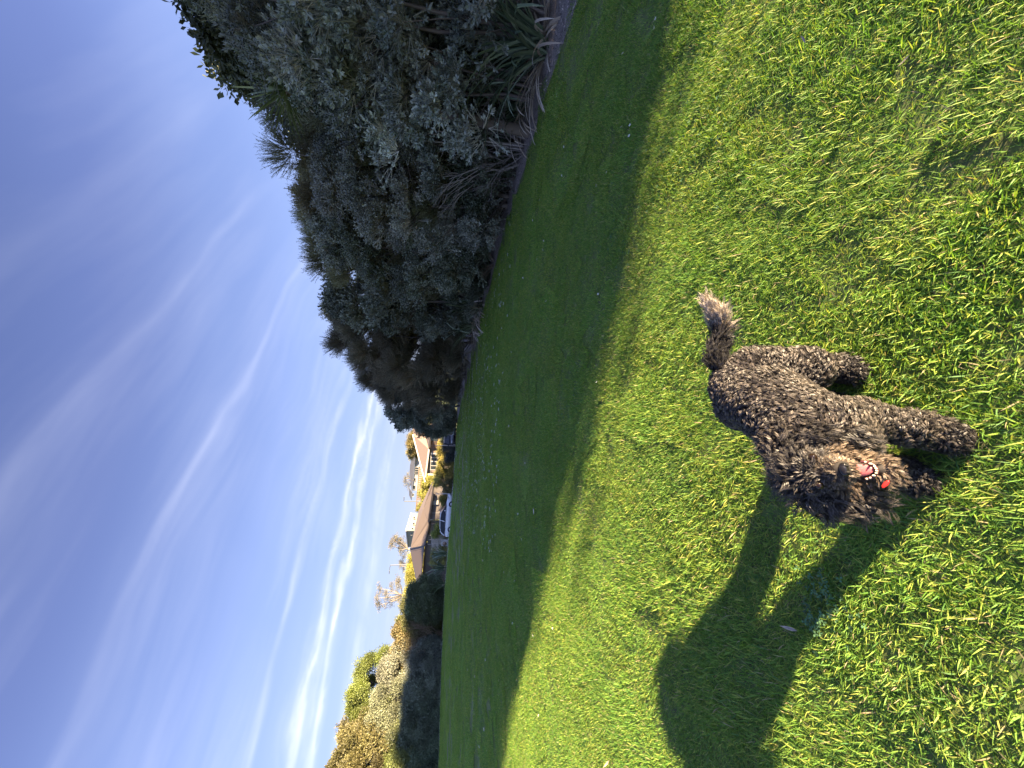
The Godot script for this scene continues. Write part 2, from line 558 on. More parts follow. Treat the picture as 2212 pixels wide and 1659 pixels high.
func surface_net(cell: float) -> Array:
	# one continuous skin over all bones: [mesh, triangle corner list]
	var lo := Vector3(1e9, 1e9, 1e9)
	var hi := -lo
	for k in bones:
		for e in 2:
			var r: float = k[2 + e] + cell * 3.0
			lo = lo.min(k[e] - Vector3(r, r, r))
			hi = hi.max(k[e] + Vector3(r, r, r))
	var d := ((hi - lo) / cell).ceil()
	var nx := int(d.x) + 1
	var ny := int(d.y) + 1
	var nz := int(d.z) + 1
	var f := PackedFloat32Array()
	f.resize(nx * ny * nz)
	f.fill(0.5)
	for k in bones:
		var r: float = maxf(k[2], k[3]) + cell * 2.0 + k[5]
		var R := Vector3(r, r, r)
		var a := (((k[0] as Vector3).min(k[1]) - R - lo) / cell).floor().max(Vector3.ZERO)
		var b := (((k[0] as Vector3).max(k[1]) + R - lo) / cell).ceil().min(Vector3(nx - 1, ny - 1, nz - 1))
		var kk: float = k[5]
		for z in range(int(a.z), int(b.z) + 1):
			for y in range(int(a.y), int(b.y) + 1):
				var o := (z * ny + y) * nx
				for x in range(int(a.x), int(b.x) + 1):
					var v := bone_dist(k, lo + Vector3(x, y, z) * cell)
					var w := f[o + x]
					var h := maxf(kk - absf(v - w), 0.0) / kk
					f[o + x] = minf(v, w) - h * h * kk * 0.25
	var vid := PackedInt32Array()
	vid.resize(nx * ny * nz)
	vid.fill(-1)
	var mb := MB.new()
	var dx := 1
	var dy := nx
	var dz := nx * ny
	var corner := [0, dx, dy, dx + dy, dz, dx + dz, dy + dz, dx + dy + dz]
	var cpos := [Vector3(0, 0, 0), Vector3(1, 0, 0), Vector3(0, 1, 0), Vector3(1, 1, 0), Vector3(0, 0, 1), Vector3(1, 0, 1), Vector3(0, 1, 1), Vector3(1, 1, 1)]
	var edges := [[0, 1], [2, 3], [4, 5], [6, 7], [0, 2], [1, 3], [4, 6], [5, 7], [0, 4], [1, 5], [2, 6], [3, 7]]
	for z in nz - 1:
		for y in ny - 1:
			var o := (z * ny + y) * nx
			for x in nx - 1:
				var i := o + x
				var f0 := f[i]
				if f0 > cell * 2.5 or f0 < -cell * 2.5: continue
				var neg := 0
				for c in 8:
					if f[i + corner[c]] < 0.0: neg += 1
				if neg == 0 or neg == 8: continue
				var s := Vector3.ZERO
				var m := 0
				for e in edges:
					var fa := f[i + corner[e[0]]]
					var fb := f[i + corner[e[1]]]
					if (fa < 0.0) != (fb < 0.0):
						s += cpos[e[0]].lerp(cpos[e[1]], fa / (fa - fb))
						m += 1
				var g := Vector3(f[i + 1] - f0, f[i + dy] - f0, f[i + dz] - f0)
				vid[i] = mb.vert(lo + (Vector3(x, y, z) + s / m) * cell, g.normalized() if g.length() > 1e-9 else Vector3.UP)
	for z in range(1, nz - 1):
		for y in range(1, ny - 1):
			for x in range(1, nx - 1):
				var i := (z * ny + y) * nx + x
				var f0 := f[i]
				if absf(f0) > cell * 2.0: continue
				for ax in 3:
					var st: int = [dx, dy, dz][ax]
					var f1 := f[i + st]
					if (f0 < 0.0) == (f1 < 0.0): continue
					var p: int = [dy, dz, dx][ax]
					var q: int = [dz, dx, dy][ax]
					var A := vid[i]
					var B := vid[i - p]
					var C := vid[i - p - q]
					var D := vid[i - q]
					if A < 0 or B < 0 or C < 0 or D < 0: continue
					if f0 < 0.0:
						mb.face(A, C, B); mb.face(A, D, C)
					else:
						mb.face(A, B, C); mb.face(A, C, D)
	return [mb.mesh(), mb]

func lock_mesh(strands: int, length: float, radius: float, turns: float, width: float, spread: float, segs: int) -> ArrayMesh:
	# a lock: hairs lying side by side along one curl
	var b := MB.new()
	var a0 := rf(0, TAU)
	var tn := turns * (1.0 if rng.randf() < 0.5 else -1.0)
	for s in strands:
		var o := Vector3(rf(-spread, spread), 0, rf(-spread, spread))
		var L := length * rf(0.8, 1.12)
		var R := radius * rf(0.85, 1.15)
		var k := rf(0.7, 1.3)
		var da := rf(-0.3, 0.3)
		b.col = Color(k, k, k)
		var pts := []
		for i in segs + 1:
			var t := float(i) / segs
			var a := a0 + da + tn * TAU * t
			var rr := R * minf(1.0, t * 2.2)
			pts.append(o * (1.0 - 0.5 * t) + Vector3(cos(a) * rr - cos(a0) * rr * 0.4, L * t, sin(a) * rr - sin(a0) * rr * 0.4))
		for i in segs:
			var d: Vector3 = (pts[i + 1] - pts[i]).normalized()
			var a2 := a0 + tn * TAU * float(i) / segs
			var side := d.cross(Vector3(cos(a2), 0.3, sin(a2))).normalized()
			var w0 := width * (1.0 - 0.5 * float(i) / segs)
			var w1 := width * (1.0 - 0.5 * float(i + 1) / segs)
			var p0: Vector3 = pts[i]
			var p1: Vector3 = pts[i + 1]
			if i == segs - 1: b.tri(p0 - side * w0, p0 + side * w0, p1)
			else: b.quad(p0 - side * w0, p0 + side * w0, p1 + side * w1, p1 - side * w1)
	return b.mesh()

func ellipsoid(b: MB, c: Vector3, bx: Vector3, by: Vector3, bz: Vector3, nu := 14, nv := 9) -> void:
	var base := b.v.size()
	for j in nv + 1:
		var ph := PI * j / nv
		for i in nu:
			var th := TAU * i / nu
			var u := Vector3(sin(ph) * cos(th), cos(ph), sin(ph) * sin(th))
			var nn := (bx.normalized() * u.x / bx.length() + by.normalized() * u.y / by.length() + bz.normalized() * u.z / bz.length()).normalized()
			b.vert(c + bx * u.x + by * u.y + bz * u.z, nn)
	for j in nv:
		for i in nu:
			var a := base + j * nu + i
			var e := base + j * nu + (i + 1) % nu
			b.face(a, e + nu, e); b.face(a, a + nu, e + nu)

func build_dog() -> void:
	bones.clear()
	# head frame: muzzle raised towards the person holding the camera
	var th := deg_to_rad(23.0)
	var az := deg_to_rad(17.0)
	hS = Vector3(-0.203, 0.462, -0.900)
	hF = Vector3(sin(az) * cos(th), sin(th), cos(az) * cos(th))
	hL = Vector3(cos(az), 0, -sin(az))
	hU = hF.cross(hL).normalized()
	# trunk
	chain([Vector3(0.035, 0.435, -1.235), Vector3(-0.01, 0.415, -1.14), Vector3(-0.07, 0.395, -1.05), Vector3(-0.125, 0.385, -0.98), Vector3(-0.155, 0.345, -0.945)], [0.085, 0.098, 0.098, 0.098, 0.082], "body", 0.05)
	chain([Vector3(-0.03, 0.35, -1.10), Vector3(-0.13, 0.32, -0.98)], [0.075, 0.09], "body", 0.05)
	# neck
	chain([Vector3(-0.14, 0.41, -0.98), hp(-0.03, 0.0, -0.02)], [0.085, 0.065], "neck", 0.05)
	# hind legs
	chain([Vector3(0.085, 0.40, -1.20), Vector3(0.10, 0.27, -1.125), Vector3(0.14, 0.14, -1.225), Vector3(0.125, 0.045, -1.195), Vector3(0.113, 0.03, -1.16)], [0.085, 0.062, 0.036, 0.034, 0.03], "leg")
	chain([Vector3(-0.03, 0.40, -1.25), Vector3(-0.04, 0.27, -1.19), Vector3(0.0, 0.14, -1.27), Vector3(-0.015, 0.045, -1.235), Vector3(-0.025, 0.03, -1.20)], [0.085, 0.062, 0.036, 0.034, 0.03], "leg")
	# fore legs
	chain([Vector3(-0.075, 0.37, -0.945), Vector3(-0.055, 0.245, -0.965), Vector3(-0.07, 0.115, -0.92), Vector3(-0.078, 0.04, -0.912), Vector3(-0.088, 0.03, -0.878)], [0.072, 0.052, 0.039, 0.038, 0.036], "leg")
	chain([Vector3(-0.20, 0.36, -0.985), Vector3(-0.21, 0.235, -1.015), Vector3(-0.215, 0.11, -0.99), Vector3(-0.222, 0.04, -0.985), Vector3(-0.233, 0.03, -0.95)], [0.07, 0.05, 0.04, 0.04, 0.034], "leg")
	# black paws
	for q in [[Vector3(0.125, 0.045, -1.195), Vector3(0.113, 0.03, -1.16)], [Vector3(-0.015, 0.045, -1.235), Vector3(-0.025, 0.03, -1.20)], [Vector3(-0.078, 0.045, -0.912), Vector3(-0.088, 0.03, -0.878)], [Vector3(-0.222, 0.045, -0.985), Vector3(-0.233, 0.03, -0.95)]]:
		bone(q[0], q[1], 0.038, 0.037, "paw", 0.012)
		var fw: Vector3 = (q[1] - q[0]) * Vector3(1, 0, 1)
		for e in [-1.0, 0.0, 1.0]:
			var sd: Vector3 = fw.normalized().cross(Vector3.UP) * e * 0.020
			bone(q[1] + sd - Vector3(0, 0.006, 0), q[1] + sd * 1.15 + fw.normalized() * (0.026 - 0.006 * absf(e)) - Vector3(0, 0.012, 0), 0.015, 0.012, "paw", 0.006)
	# tail
	chain([Vector3(0.07, 0.47, -1.25), Vector3(0.125, 0.50, -1.27), Vector3(0.195, 0.485, -1.28), Vector3(0.250, 0.475, -1.285)], [0.034, 0.023, 0.019, 0.017], "tail", 0.015)
	chain([Vector3(0.250, 0.475, -1.285), Vector3(0.30, 0.495, -1.285), Vector3(0.335, 0.53, -1.285)], [0.018, 0.022, 0.014], "tail_tip", 0.015)
	# head
	bone(hp(-0.015, 0, 0.01), hp(0.03, 0, 0.022), 0.068, 0.052, "skull")
	bone(hp(0.035, 0, -0.004), hp(0.112, 0, -0.002), 0.043, 0.026, "muzzle", 0.02)
	bone(hp(0.015, 0, -0.045), hp(0.086, 0, -0.104), 0.034, 0.018, "jaw", 0.010)
	bone(hp(0.0, 0.04, -0.02), hp(0.03, 0.035, -0.03), 0.042, 0.03, "cheek")
	bone(hp(0.0, -0.04, -0.02), hp(0.03, -0.035, -0.03), 0.042, 0.03, "cheek")
	for s in [-1.0, 1.0]:
		chain([hp(-0.005, s * 0.055, 0.045), hp(0.0, s * 0.076, 0.0), hp(0.012, s * 0.078, -0.055), hp(0.02, s * 0.070, -0.095)], [0.022, 0.020, 0.020, 0.012], "ear", 0.012)
	var net := surface_net(0.0085)
	var dog := thing("dog", "curly dark brown dog with pale tail tip looking up, mouth open, on the grass", "dog", Vector3.ZERO)
	var skin := mat("dog_undercoat", lin(0.020, 0.016, 0.014), 0.8, false)
	part(dog, "body", net[0], skin)
	# coat: many small locks rooted on the skin
	var mb: MB = net[1]
	var tri_n := mb.ix.size() / 3
	var cum := PackedFloat32Array()
	cum.resize(tri_n)
	var tot := 0.0
	for i in tri_n:
		var a := mb.v[mb.ix[i * 3]]
		tot += (mb.v[mb.ix[i * 3 + 1]] - a).cross(mb.v[mb.ix[i * 3 + 2]] - a).length() * 0.5
		cum[i] = tot
	var curl := []
	for i in 4: curl.append(lock_mesh(8, 0.017, 0.0062, 1.0, 0.0009, 0.0026, 8))
	var wavy := []
	for i in 3: wavy.append(lock_mesh(8, 0.048, 0.0062, 0.9, 0.0008, 0.0034, 8))
	var hair := lock_mesh(6, 0.070, 0.006, 0.45, 0.0009, 0.005, 6)
	var fine := lock_mesh(8, 0.019, 0.0028, 0.35, 0.0012, 0.0045, 4)
	var TC := {}
	var nose := hp(0.137, 0, 0.004)
	var mouth := hp(0.085, 0, -0.040)
	var back := Vector3(0.55, 0, -0.835)
	for s in 31000:
		var pick := rng.randf() * tot
		var i := cum.bsearch(pick)
		i = mini(i, tri_n - 1)
		var a := mb.v[mb.ix[i * 3]]
		var u := rng.randf()
		var w := rng.randf()
		if u + w > 1.0:
			u = 1.0 - u; w = 1.0 - w
		var p := a + (mb.v[mb.ix[i * 3 + 1]] - a) * u + (mb.v[mb.ix[i * 3 + 2]] - a) * w
		var n := mb.n[mb.ix[i * 3]]
		if p.y < 0.012: continue
		var best := 1e9
		var reg := ""
		for k in bones:
			var q := bone_dist(k, p)
			if q < best:
				best = q
				reg = k[4]
		var flow := Vector3(0, -1, 0)
		var key := "curl%d" % (rng.randi() % 4)
		var lift := 0.8
		var sc := rf(0.68, 1.4)
		var t := rng.randf()
		var c := Color(0.018, 0.014, 0.012).lerp(Color(0.19, 0.16, 0.132), t * t * t)
		match reg:
			"body": flow = back * 0.8 + Vector3(0, -0.7, 0)
			"neck":
				flow = back + Vector3(0, -1.0, 0)
				if rng.randf() < 0.6: key = "wavy%d" % (rng.randi() % 3); sc *= 0.75
			"leg":
				flow = Vector3(0, -1, 0)
				if p.y < 0.14:
					lift = 0.45
					if rng.randf() < 0.5: key = "wavy%d" % (rng.randi() % 3); sc *= 0.6
			"paw":
				flow = Vector3(0, -1, 0) + back * -0.5
				lift = 0.4
				c = Color(0.022, 0.018, 0.016) * rf(0.6, 1.6)
				if rng.randf() < 0.6: key = "wavy%d" % (rng.randi() % 3); sc *= 0.6
			"tail":
				flow = Vector3(1, 0.1, 0)
				lift = 0.5
				key = "wavy%d" % (rng.randi() % 3)
				c = Color(0.014, 0.012, 0.012) * rf(0.7, 1.4)
				sc *= 0.8
				if p.x > 0.215: key = "hair"; sc = rf(0.5, 0.9); c = c.lerp(Color(0.36, 0.29, 0.22), 0.6 * rng.randf())
			"tail_tip":
				flow = Vector3(0.75, 0.75, 0.1)
				lift = 0.35
				key = "hair" if rng.randf() < 0.35 else "wavy%d" % (rng.randi() % 3)
				c = Color(0.56, 0.48, 0.39) * rf(0.6, 1.15)
				sc = rf(0.6, 1.0)
			"ear":
				flow = Vector3(0, -1, 0) + hF * 0.1
				lift = 0.35
				key = "wavy%d" % (rng.randi() % 3)
				sc *= 1.12
				c = c.lerp(Color(0.022, 0.020, 0.020), 0.65)
			"skull":
				flow = (p - nose).normalized() * 0.8 + Vector3(0, -0.5, 0) + rdir() * 0.5
				lift = 0.55
				key = "wavy%d" % (rng.randi() % 3)
				sc *= 1.0
				c = c.lerp(Color(0.024, 0.022, 0.022), 0.7)
				if p.distance_to(nose) < 0.105: key = "fine"; sc = rf(0.9, 1.3); lift = 0.45
			"muzzle", "cheek", "jaw":
				flow = (p - nose).normalized() * 0.7 + Vector3(0, -1.0, 0) + rdir() * 0.25
				lift = 0.25
				key = "wavy%d" % (rng.randi() % 3)
				sc = rf(0.7, 1.0)
				if p.distance_to(nose) < 0.07: key = "fine"; sc = rf(0.7, 1.1)
				var br := clampf(1.0 - p.distance_to(hp(0.08, 0.02, -0.055)) / 0.11, 0.0, 1.0)
				c = c.lerp(Color(0.20, 0.145, 0.10) * rf(0.5, 1.25), minf(br * 1.5, 1.0))
		if p.distance_to(hp(0.078, 0.036, 0.036)) < 0.011 or p.distance_to(hp(0.078, -0.036, 0.036)) < 0.010: continue
		if p.distance_to(nose) < 0.021: continue
		if p.distance_to(mouth) < 0.034 and reg != "ear": continue
		if (p - mouth).dot(hU) < 0.012 and reg == "muzzle" and p.distance_to(nose) < 0.07: continue
		flow = (flow - n * flow.dot(n))
		flow = flow.normalized() if flow.length() > 0.05 else Vector3(0, -1, 0)
		var dir := (n * lift + flow * (1.0 - lift * 0.35) + rdir() * 0.28).normalized()
		if not TC.has(key): TC[key] = [[], []]
		TC[key][0].append(Transform3D(basis_y(dir, rf(0, TAU)).scaled(Vector3(sc, sc, sc)), p - n * 0.003))
		TC[key][1].append(c)
		if key == "fine":
			for e in 3:
				var side := (rdir() * 0.007)
				side -= n * side.dot(n)
				TC[key][0].append(Transform3D(basis_y((dir + rdir() * 0.3).normalized(), rf(0, TAU)).scaled(Vector3(sc, sc, sc)), p + side - n * 0.003))
				TC[key][1].append(c * rf(0.6, 1.5))
	var fm := mat("dog_fur", Color(1, 1, 1), 0.5)
	fm.rim_enabled = true
	fm.rim = 0.25
	fm.rim_tint = 0.6
	var coat := Node3D.new()
	coat.name = "coat"
	dog.add_child(coat)
	coat.set_meta("kind", "stuff")
	for key in TC:
		var m: ArrayMesh
		if key.begins_with("curl"): m = curl[int(key.right(1))]
		elif key.begins_with("wavy"): m = wavy[int(key.right(1))]
		elif key == "hair": m = hair
		else: m = fine
		var o := copies(coat, "curls" if key.begins_with("curl") else "hair", m, fm, TC[key][0], TC[key][1])
		o.set_meta("kind", "stuff")
	# nose, eyes, mouth
	var wet := mat("wet_black_nose", lin(0.012, 0.011, 0.012), 0.22, false)
	var nb := MB.new()
	ellipsoid(nb, nose, hF * 0.011, hL * 0.016, hU * 0.011)
	ellipsoid(nb, nose + hL * 0.008 - hU * 0.001, hF * 0.011, hL * 0.009, hU * 0.0095)
	ellipsoid(nb, nose - hL * 0.008 - hU * 0.001, hF * 0.011, hL * 0.009, hU * 0.0095)
	var nosep := part(dog, "nose", nb.mesh(), wet)
	var nost := MB.new()
	for s in [-1.0, 1.0]:
		ellipsoid(nost, nose + hL * (s * 0.008) + hF * 0.0088 - hU * 0.002, hF * 0.004, hL * 0.004, hU * 0.005, 10, 6)
	part(nosep, "nostrils", nost.mesh(), mat("nostril_dark", lin(0.003, 0.003, 0.003), 0.8, false))
	for s in [-1.0, 1.0]:
		var eb := MB.new()
		ellipsoid(eb, hp(0.076, s * 0.036, 0.036), hF * 0.0105, hL * 0.0105, hU * 0.0105)
		part(dog, "eye", eb.mesh(), mat("wet_dark_eye", lin(0.015, 0.009, 0.006), 0.06, false))
	var pink := mat("wet_pink_flesh", lin(0.50, 0.15, 0.16), 0.3, false)
	pink.subsurf_scatter_enabled = true
	pink.subsurf_scatter_strength = 0.2
	var pal := MB.new()
	ellipsoid(pal, hp(0.080, 0, -0.024), hF * 0.042 - hU * 0.004, hL * 0.021, hU * 0.009)
	ellipsoid(pal, hp(0.045, 0, -0.045), hF * 0.022, hL * 0.022, hU * 0.022)
	part(dog, "palate", pal.mesh(), mat("dark_pink_palate", lin(0.26, 0.075, 0.085), 0.35, false))
	var jd := (hF * 0.071 - hU * 0.059).normalized()      # along the lower jaw
	var jn := hL.cross(jd).normalized() * -1.0
	if jn.dot(hU) < 0.0: jn = -jn
	var tg := MB.new()
	var tc := hp(0.066, 0, -0.060)
	ellipsoid(tg, tc + jd * 0.006 + jn * 0.004 + hL * 0.001, jd * 0.033, hL * 0.0155, jn * 0.006)
	ellipsoid(tg, tc - jd * 0.012 + jn * 0.008 - hL * 0.003, jd * 0.022, hL * 0.013, jn * 0.007)
	part(dog, "tongue", tg.mesh(), pink)
	var gum := MB.new()
	var arc := []
	var rad := []
	for i in 11:
		var a := deg_to_rad(-85.0 + 170.0 * i / 10.0)
		arc.append(tc + jd * (0.014 + 0.030 * cos(a)) + hL * (0.022 * sin(a)) + jn * 0.004)
		rad.append(0.0038)
	gum.tube(arc, rad, 6)
	part(dog, "gum", gum.mesh(), mat("dark_lip", lin(0.10, 0.035, 0.04), 0.3, false))
	var ivory := mat("ivory_tooth", lin(0.72, 0.66, 0.54), 0.25, false)
	for q in [[-78.0, 0.006], [-62.0, 0.008], [-40.0, 0.013], [-22.0, 0.007], [-8.0, 0.0075], [7.0, 0.0075], [21.0, 0.007], [42.0, 0.013], [66.0, 0.007]]:
		var a := deg_to_rad(q[0])
		var root := tc + jd * (0.014 + 0.030 * cos(a)) + hL * (0.022 * sin(a)) + jn * 0.005
		var tb := MB.new()
		var L: float = q[1]
		tb.tube([root, root + jn * L * 0.6, root + jn * L], [0.0030, 0.0026, 0.0009], 7)
		part(dog, "tooth", tb.mesh(), ivory)
	for s in [-1.0, 1.0]:
		var root := hp(0.108, s * 0.019, -0.020)
		var tb := MB.new()
		tb.tube([root, root - hU * 0.007 + hF * 0.001, root - hU * 0.013], [0.0034, 0.0026, 0.0007], 7)
		part(dog, "tooth", tb.mesh(), ivory)
	# red tag on the collar, under the chin
	var tagp := atz(1913, 1046, -0.755)
	var tb2 := MB.new()
	var tn := (EYE - tagp).normalized()
	var tx := Vector3(0.75, -0.66, 0.1)
	tx = (tx - tn * tx.dot(tn)).normalized()
	var ty := tn.cross(tx)
	ellipsoid(tb2, tagp, tx * 0.0115, tn * 0.0022, ty * -0.0045, 18, 8)
	var red := mat("glossy_red_tag", lin(0.62, 0.025, 0.02), 0.25, false)
	part(dog, "collar_tag", tb2.mesh(), red).set_meta("label", "shiny red tag hanging under the dog's chin")
# ---------------------------------------------------------------- shrubs
func leaf(b: MB, p: Vector3, d: Vector3, n: Vector3, l: float, w: float, fold := 0.25) -> void:
	# one leaf: four triangles, widest past the middle, folded along the rib
	var s := d.cross(n).normalized()
	var m := p + d * l * 0.6 - n * l * 0.06
	var tip := p + d * l
	var e1 := m + s * w + n * w * fold
	var e2 := m - s * w + n * w * fold
	b.tri(p, e1, m); b.tri(p, m, e2); b.tri(m, e1, tip); b.tri(m, tip, e2)
func sprig_silver() -> ArrayMesh:
	var b := MB.new()
	var tips := [Vector3(0, 0.27, 0), Vector3(0.11, 0.19, 0.03), Vector3(-0.08, 0.17, 0.08)]
	b.col = Color(1.0, 0.88, 0.8)
	for t in tips:
		b.tube([Vector3(0, -0.04, 0), t * 0.5 + Vector3(0, 0.01, 0), t], [0.006, 0.0045, 0.003], 4, false)
	for t in tips:
		var up: Vector3 = (t + Vector3(0, 0.1, 0)).normalized()
		var k0 := rf(0.75, 1.3)
		for i in 9:
			var a := TAU * i * 0.382 + rf(0, 0.6)
			var bs := basis_y(up, a)
			var el := rf(0.2, 0.9) if i < 5 else rf(0.9, 1.5)
			var d := (up * cos(el) + bs.x * sin(el)).normalized()
			var n := (up * sin(el) - bs.x * cos(el)).normalized()
			var k := rf(0.7, 1.25) * k0
			b.col = Color(k, k, k * rf(0.95, 1.05))
			leaf(b, t - up * 0.010 * i * 0.6, d, n, rf(0.055, 0.085), rf(0.014, 0.020))
	return b.mesh()
func sprig_small(leaf_l: float, n_leaf: int) -> ArrayMesh:
	var b := MB.new()
	for br in 4:
		var tip := Vector3(rf(-0.1, 0.1), rf(0.16, 0.26), rf(-0.1, 0.1))
		b.col = Color(1.0, 0.8, 0.7)
		b.tube([Vector3.ZERO, tip * 0.5 + Vector3(0, 0.02, 0), tip], [0.004, 0.003, 0.0015], 3, false)
		for i in n_leaf:
			var t := rf(0.25, 1.0)
			var d := (tip.normalized() * rf(0.0, 0.8) + rdir() * 0.8).normalized()
			var k := rf(0.55, 1.3)
			b.col = Color(k, k, k)
			leaf(b, tip * t + Vector3(0, 0.02, 0), d, rdir().cross(d).normalized(), leaf_l * rf(0.7, 1.3), leaf_l * rf(0.22, 0.34))
	return b.mesh()
func sprig_feather() -> ArrayMesh:
	var b := MB.new()
	for br in 5:
		var tip := Vector3(rf(-0.12, 0.12), rf(0.28, 0.44), rf(-0.12, 0.12))
		b.col = Color(0.9, 0.7, 0.6)
		b.tube([Vector3.ZERO, tip * 0.5 + Vector3(0, 0.02, 0), tip], [0.0035, 0.0025, 0.001], 3, false)
		for i in 26:
			var t := rf(0.15, 1.0)
			var d := (tip.normalized() * 0.9 + rdir() * 0.7).normalized()
			var k := rf(0.6, 1.35)
			b.col = Color(k, k, k)
			var p := tip * t
			var s := d.cross(rdir()).normalized() * 0.0035
			var l := rf(0.025, 0.055)
			b.tri(p - s, p + s, p + d * l)
	return b.mesh()
func clump_far(size: float, leaf_l: float, n_leaf: int, up := 0.0) -> ArrayMesh:
	# loose ball of leaves for trees far away
	var b := MB.new()
	for i in n_leaf:
		var p := rdir() * size * pow(rng.randf(), 0.4)
		var d := (rdir() + p.normalized() * 0.6 + Vector3.UP * up).normalized()
		var k := rf(0.6, 1.35)
		b.col = Color(k, k, k * rf(0.9, 1.1))
		leaf(b, p, d, rdir().cross(d).normalized(), leaf_l * rf(0.6, 1.3), leaf_l * rf(0.2, 0.35))
	return b.mesh()

var SP := {}
func place(py: float, back: float) -> Vector3:
	# a spot behind the bed edge, in the column py of the photograph
	var r := ray(985, py)
	var h := Vector3(r.x, 0, r.z).normalized()
	var t := 2.0
	while t < 60.0 and (h * t).x < bed_x((h * t).z): t += 0.05
	var p := h * (t + back)
	return Vector3(p.x, height(p.x, p.z), p.z)
func top_at(px: float, py: float, p: Vector3) -> float:
	var r := ray(px, py)
	return EYE.y + r.y / Vector2(r.x, r.z).length() * Vector2(p.x, p.z).length() - p.y

func shrub(called: String, label: String, cat: String, p: Vector3, h: float, rx: float, rz: float, o: Dictionary) -> Node3D:
	# o: sprig (list of meshes), mat, col_a, col_b, lumps, per, size, low (bare height share), upward, bark, open
	var t := thing(called, label, cat, p, o.get("group", ""))
	var lumps := []
	var low: float = o.get("low", 0.12)
	var nl: int = o.get("lumps", 40)
	var lr: float = o.get("lump", 0.24)
	var tries := 0
	while lumps.size() < nl and tries < nl * 30:
		tries += 1
		var y := rf(low, 1.0)
		# profile: widest at mid height, ragged
		var prof := pow(sin(PI * clampf(0.08 + 0.84 * (y - low * 0.5) / (1.0 - low * 0.5), 0.02, 0.98)), o.get("prof", 0.55))
		var a := rf(0, TAU)
		var rr := prof * sqrt(rf(0.35, 1.0))
		var q := Vector3(cos(a) * rr * rx, y * h * (1.0 - lr * 0.35), sin(a) * rr * rz)
		lumps.append([q, lr * rf(0.65, 1.25) * minf(rx + rz, h * 0.9) * 0.5])
	# limbs
	var wood := MB.new()
	var br: float = o.get("bark_r", 0.035) * sqrt(h)
	var stems: int = o.get("stems", 4)
	var heads := []
	for s in stems:
		var a := TAU * s / stems + rf(-0.4, 0.4)
		var foot := Vector3(cos(a) * 0.12 * rx, -0.05, sin(a) * 0.12 * rz)
		var mid := Vector3(cos(a) * 0.25 * rx + rf(-0.1, 0.1), h * 0.3, sin(a) * 0.25 * rz)
		var head := Vector3(cos(a) * 0.35 * rx, h * rf(0.6, 0.8), sin(a) * 0.35 * rz)
		wood.tube([foot, foot.lerp(mid, 0.5) + Vector3(rf(-0.06, 0.06), 0, rf(-0.06, 0.06)), mid, head], [br, br * 0.8, br * 0.65, br * 0.25], 6)
		heads.append([foot, mid, head])
	for l in lumps:
		var best := 1e9
		var from := Vector3.ZERO
		for hd in heads:
			for k in 5:
				var q: Vector3 = hd[1].lerp(hd[2], k / 4.0) if k > 0 else hd[0].lerp(hd[1], 0.7)
				if q.y < l[0].y - 0.05:
					var d: float = q.distance_to(l[0]) + maxf(0.0, 0.3 - (l[0].y - q.y))
					if d < best:
						best = d
						from = q
		if best > 1e8: from = heads[0][0]
		var m: Vector3 = from.lerp(l[0], 0.5) + Vector3(rf(-0.1, 0.1), rf(-0.12, 0.02), rf(-0.1, 0.1)) * l[1]
		wood.tube([from, m, l[0]], [br * 0.32, br * 0.24, br * 0.12], 4, false)
	part(t, "trunk", wood.mesh(), o.get("bark", mat("grey_bark", lin(0.15, 0.13, 0.115), 0.9, false)))
	# foliage
	var sprigs: Array = o["sprig"]
	var T := []
	var C := []
	for i in sprigs.size():
		T.append([]); C.append([])
	var upw: float = o.get("upward", 0.5)
	var dens: float = o.get("per", 30)
	var size: float = o.get("size", 1.0)
	for l in lumps:
		var tone := rf(0.6, 1.4)
		var mixl := rng.randf()
		for k in int(dens * rf(0.7, 1.3)):
			var d := rdir()
			if d.y < -0.2 and rng.randf() < 0.85: d.y = -d.y
			var q: Vector3 = l[0] + d * l[1] * pow(rng.randf(), 0.45) * Vector3(1.0, 0.85, 1.0)
			if q.y < 0.02: continue
			var dir := (d + Vector3.UP * upw + rdir() * 0.35).normalized()
			var i := rng.randi() % sprigs.size()
			var s := size * rf(0.75, 1.3)
			T[i].append(Transform3D(basis_y(dir, rf(0, TAU)).scaled(Vector3(s, s, s)), q))
			var c: Color = (o["col_a"] as Color).lerp(o["col_b"], pow(clampf(mixl * 0.55 + rng.randf() * 0.55, 0.0, 1.0), 1.4))
			C[i].append(c * tone * rf(0.8, 1.2))
	for i in sprigs.size():
		var f := copies(t, "crown", sprigs[i], o["mat"], T[i], C[i])
		f.set_meta("kind", "stuff")
	return t

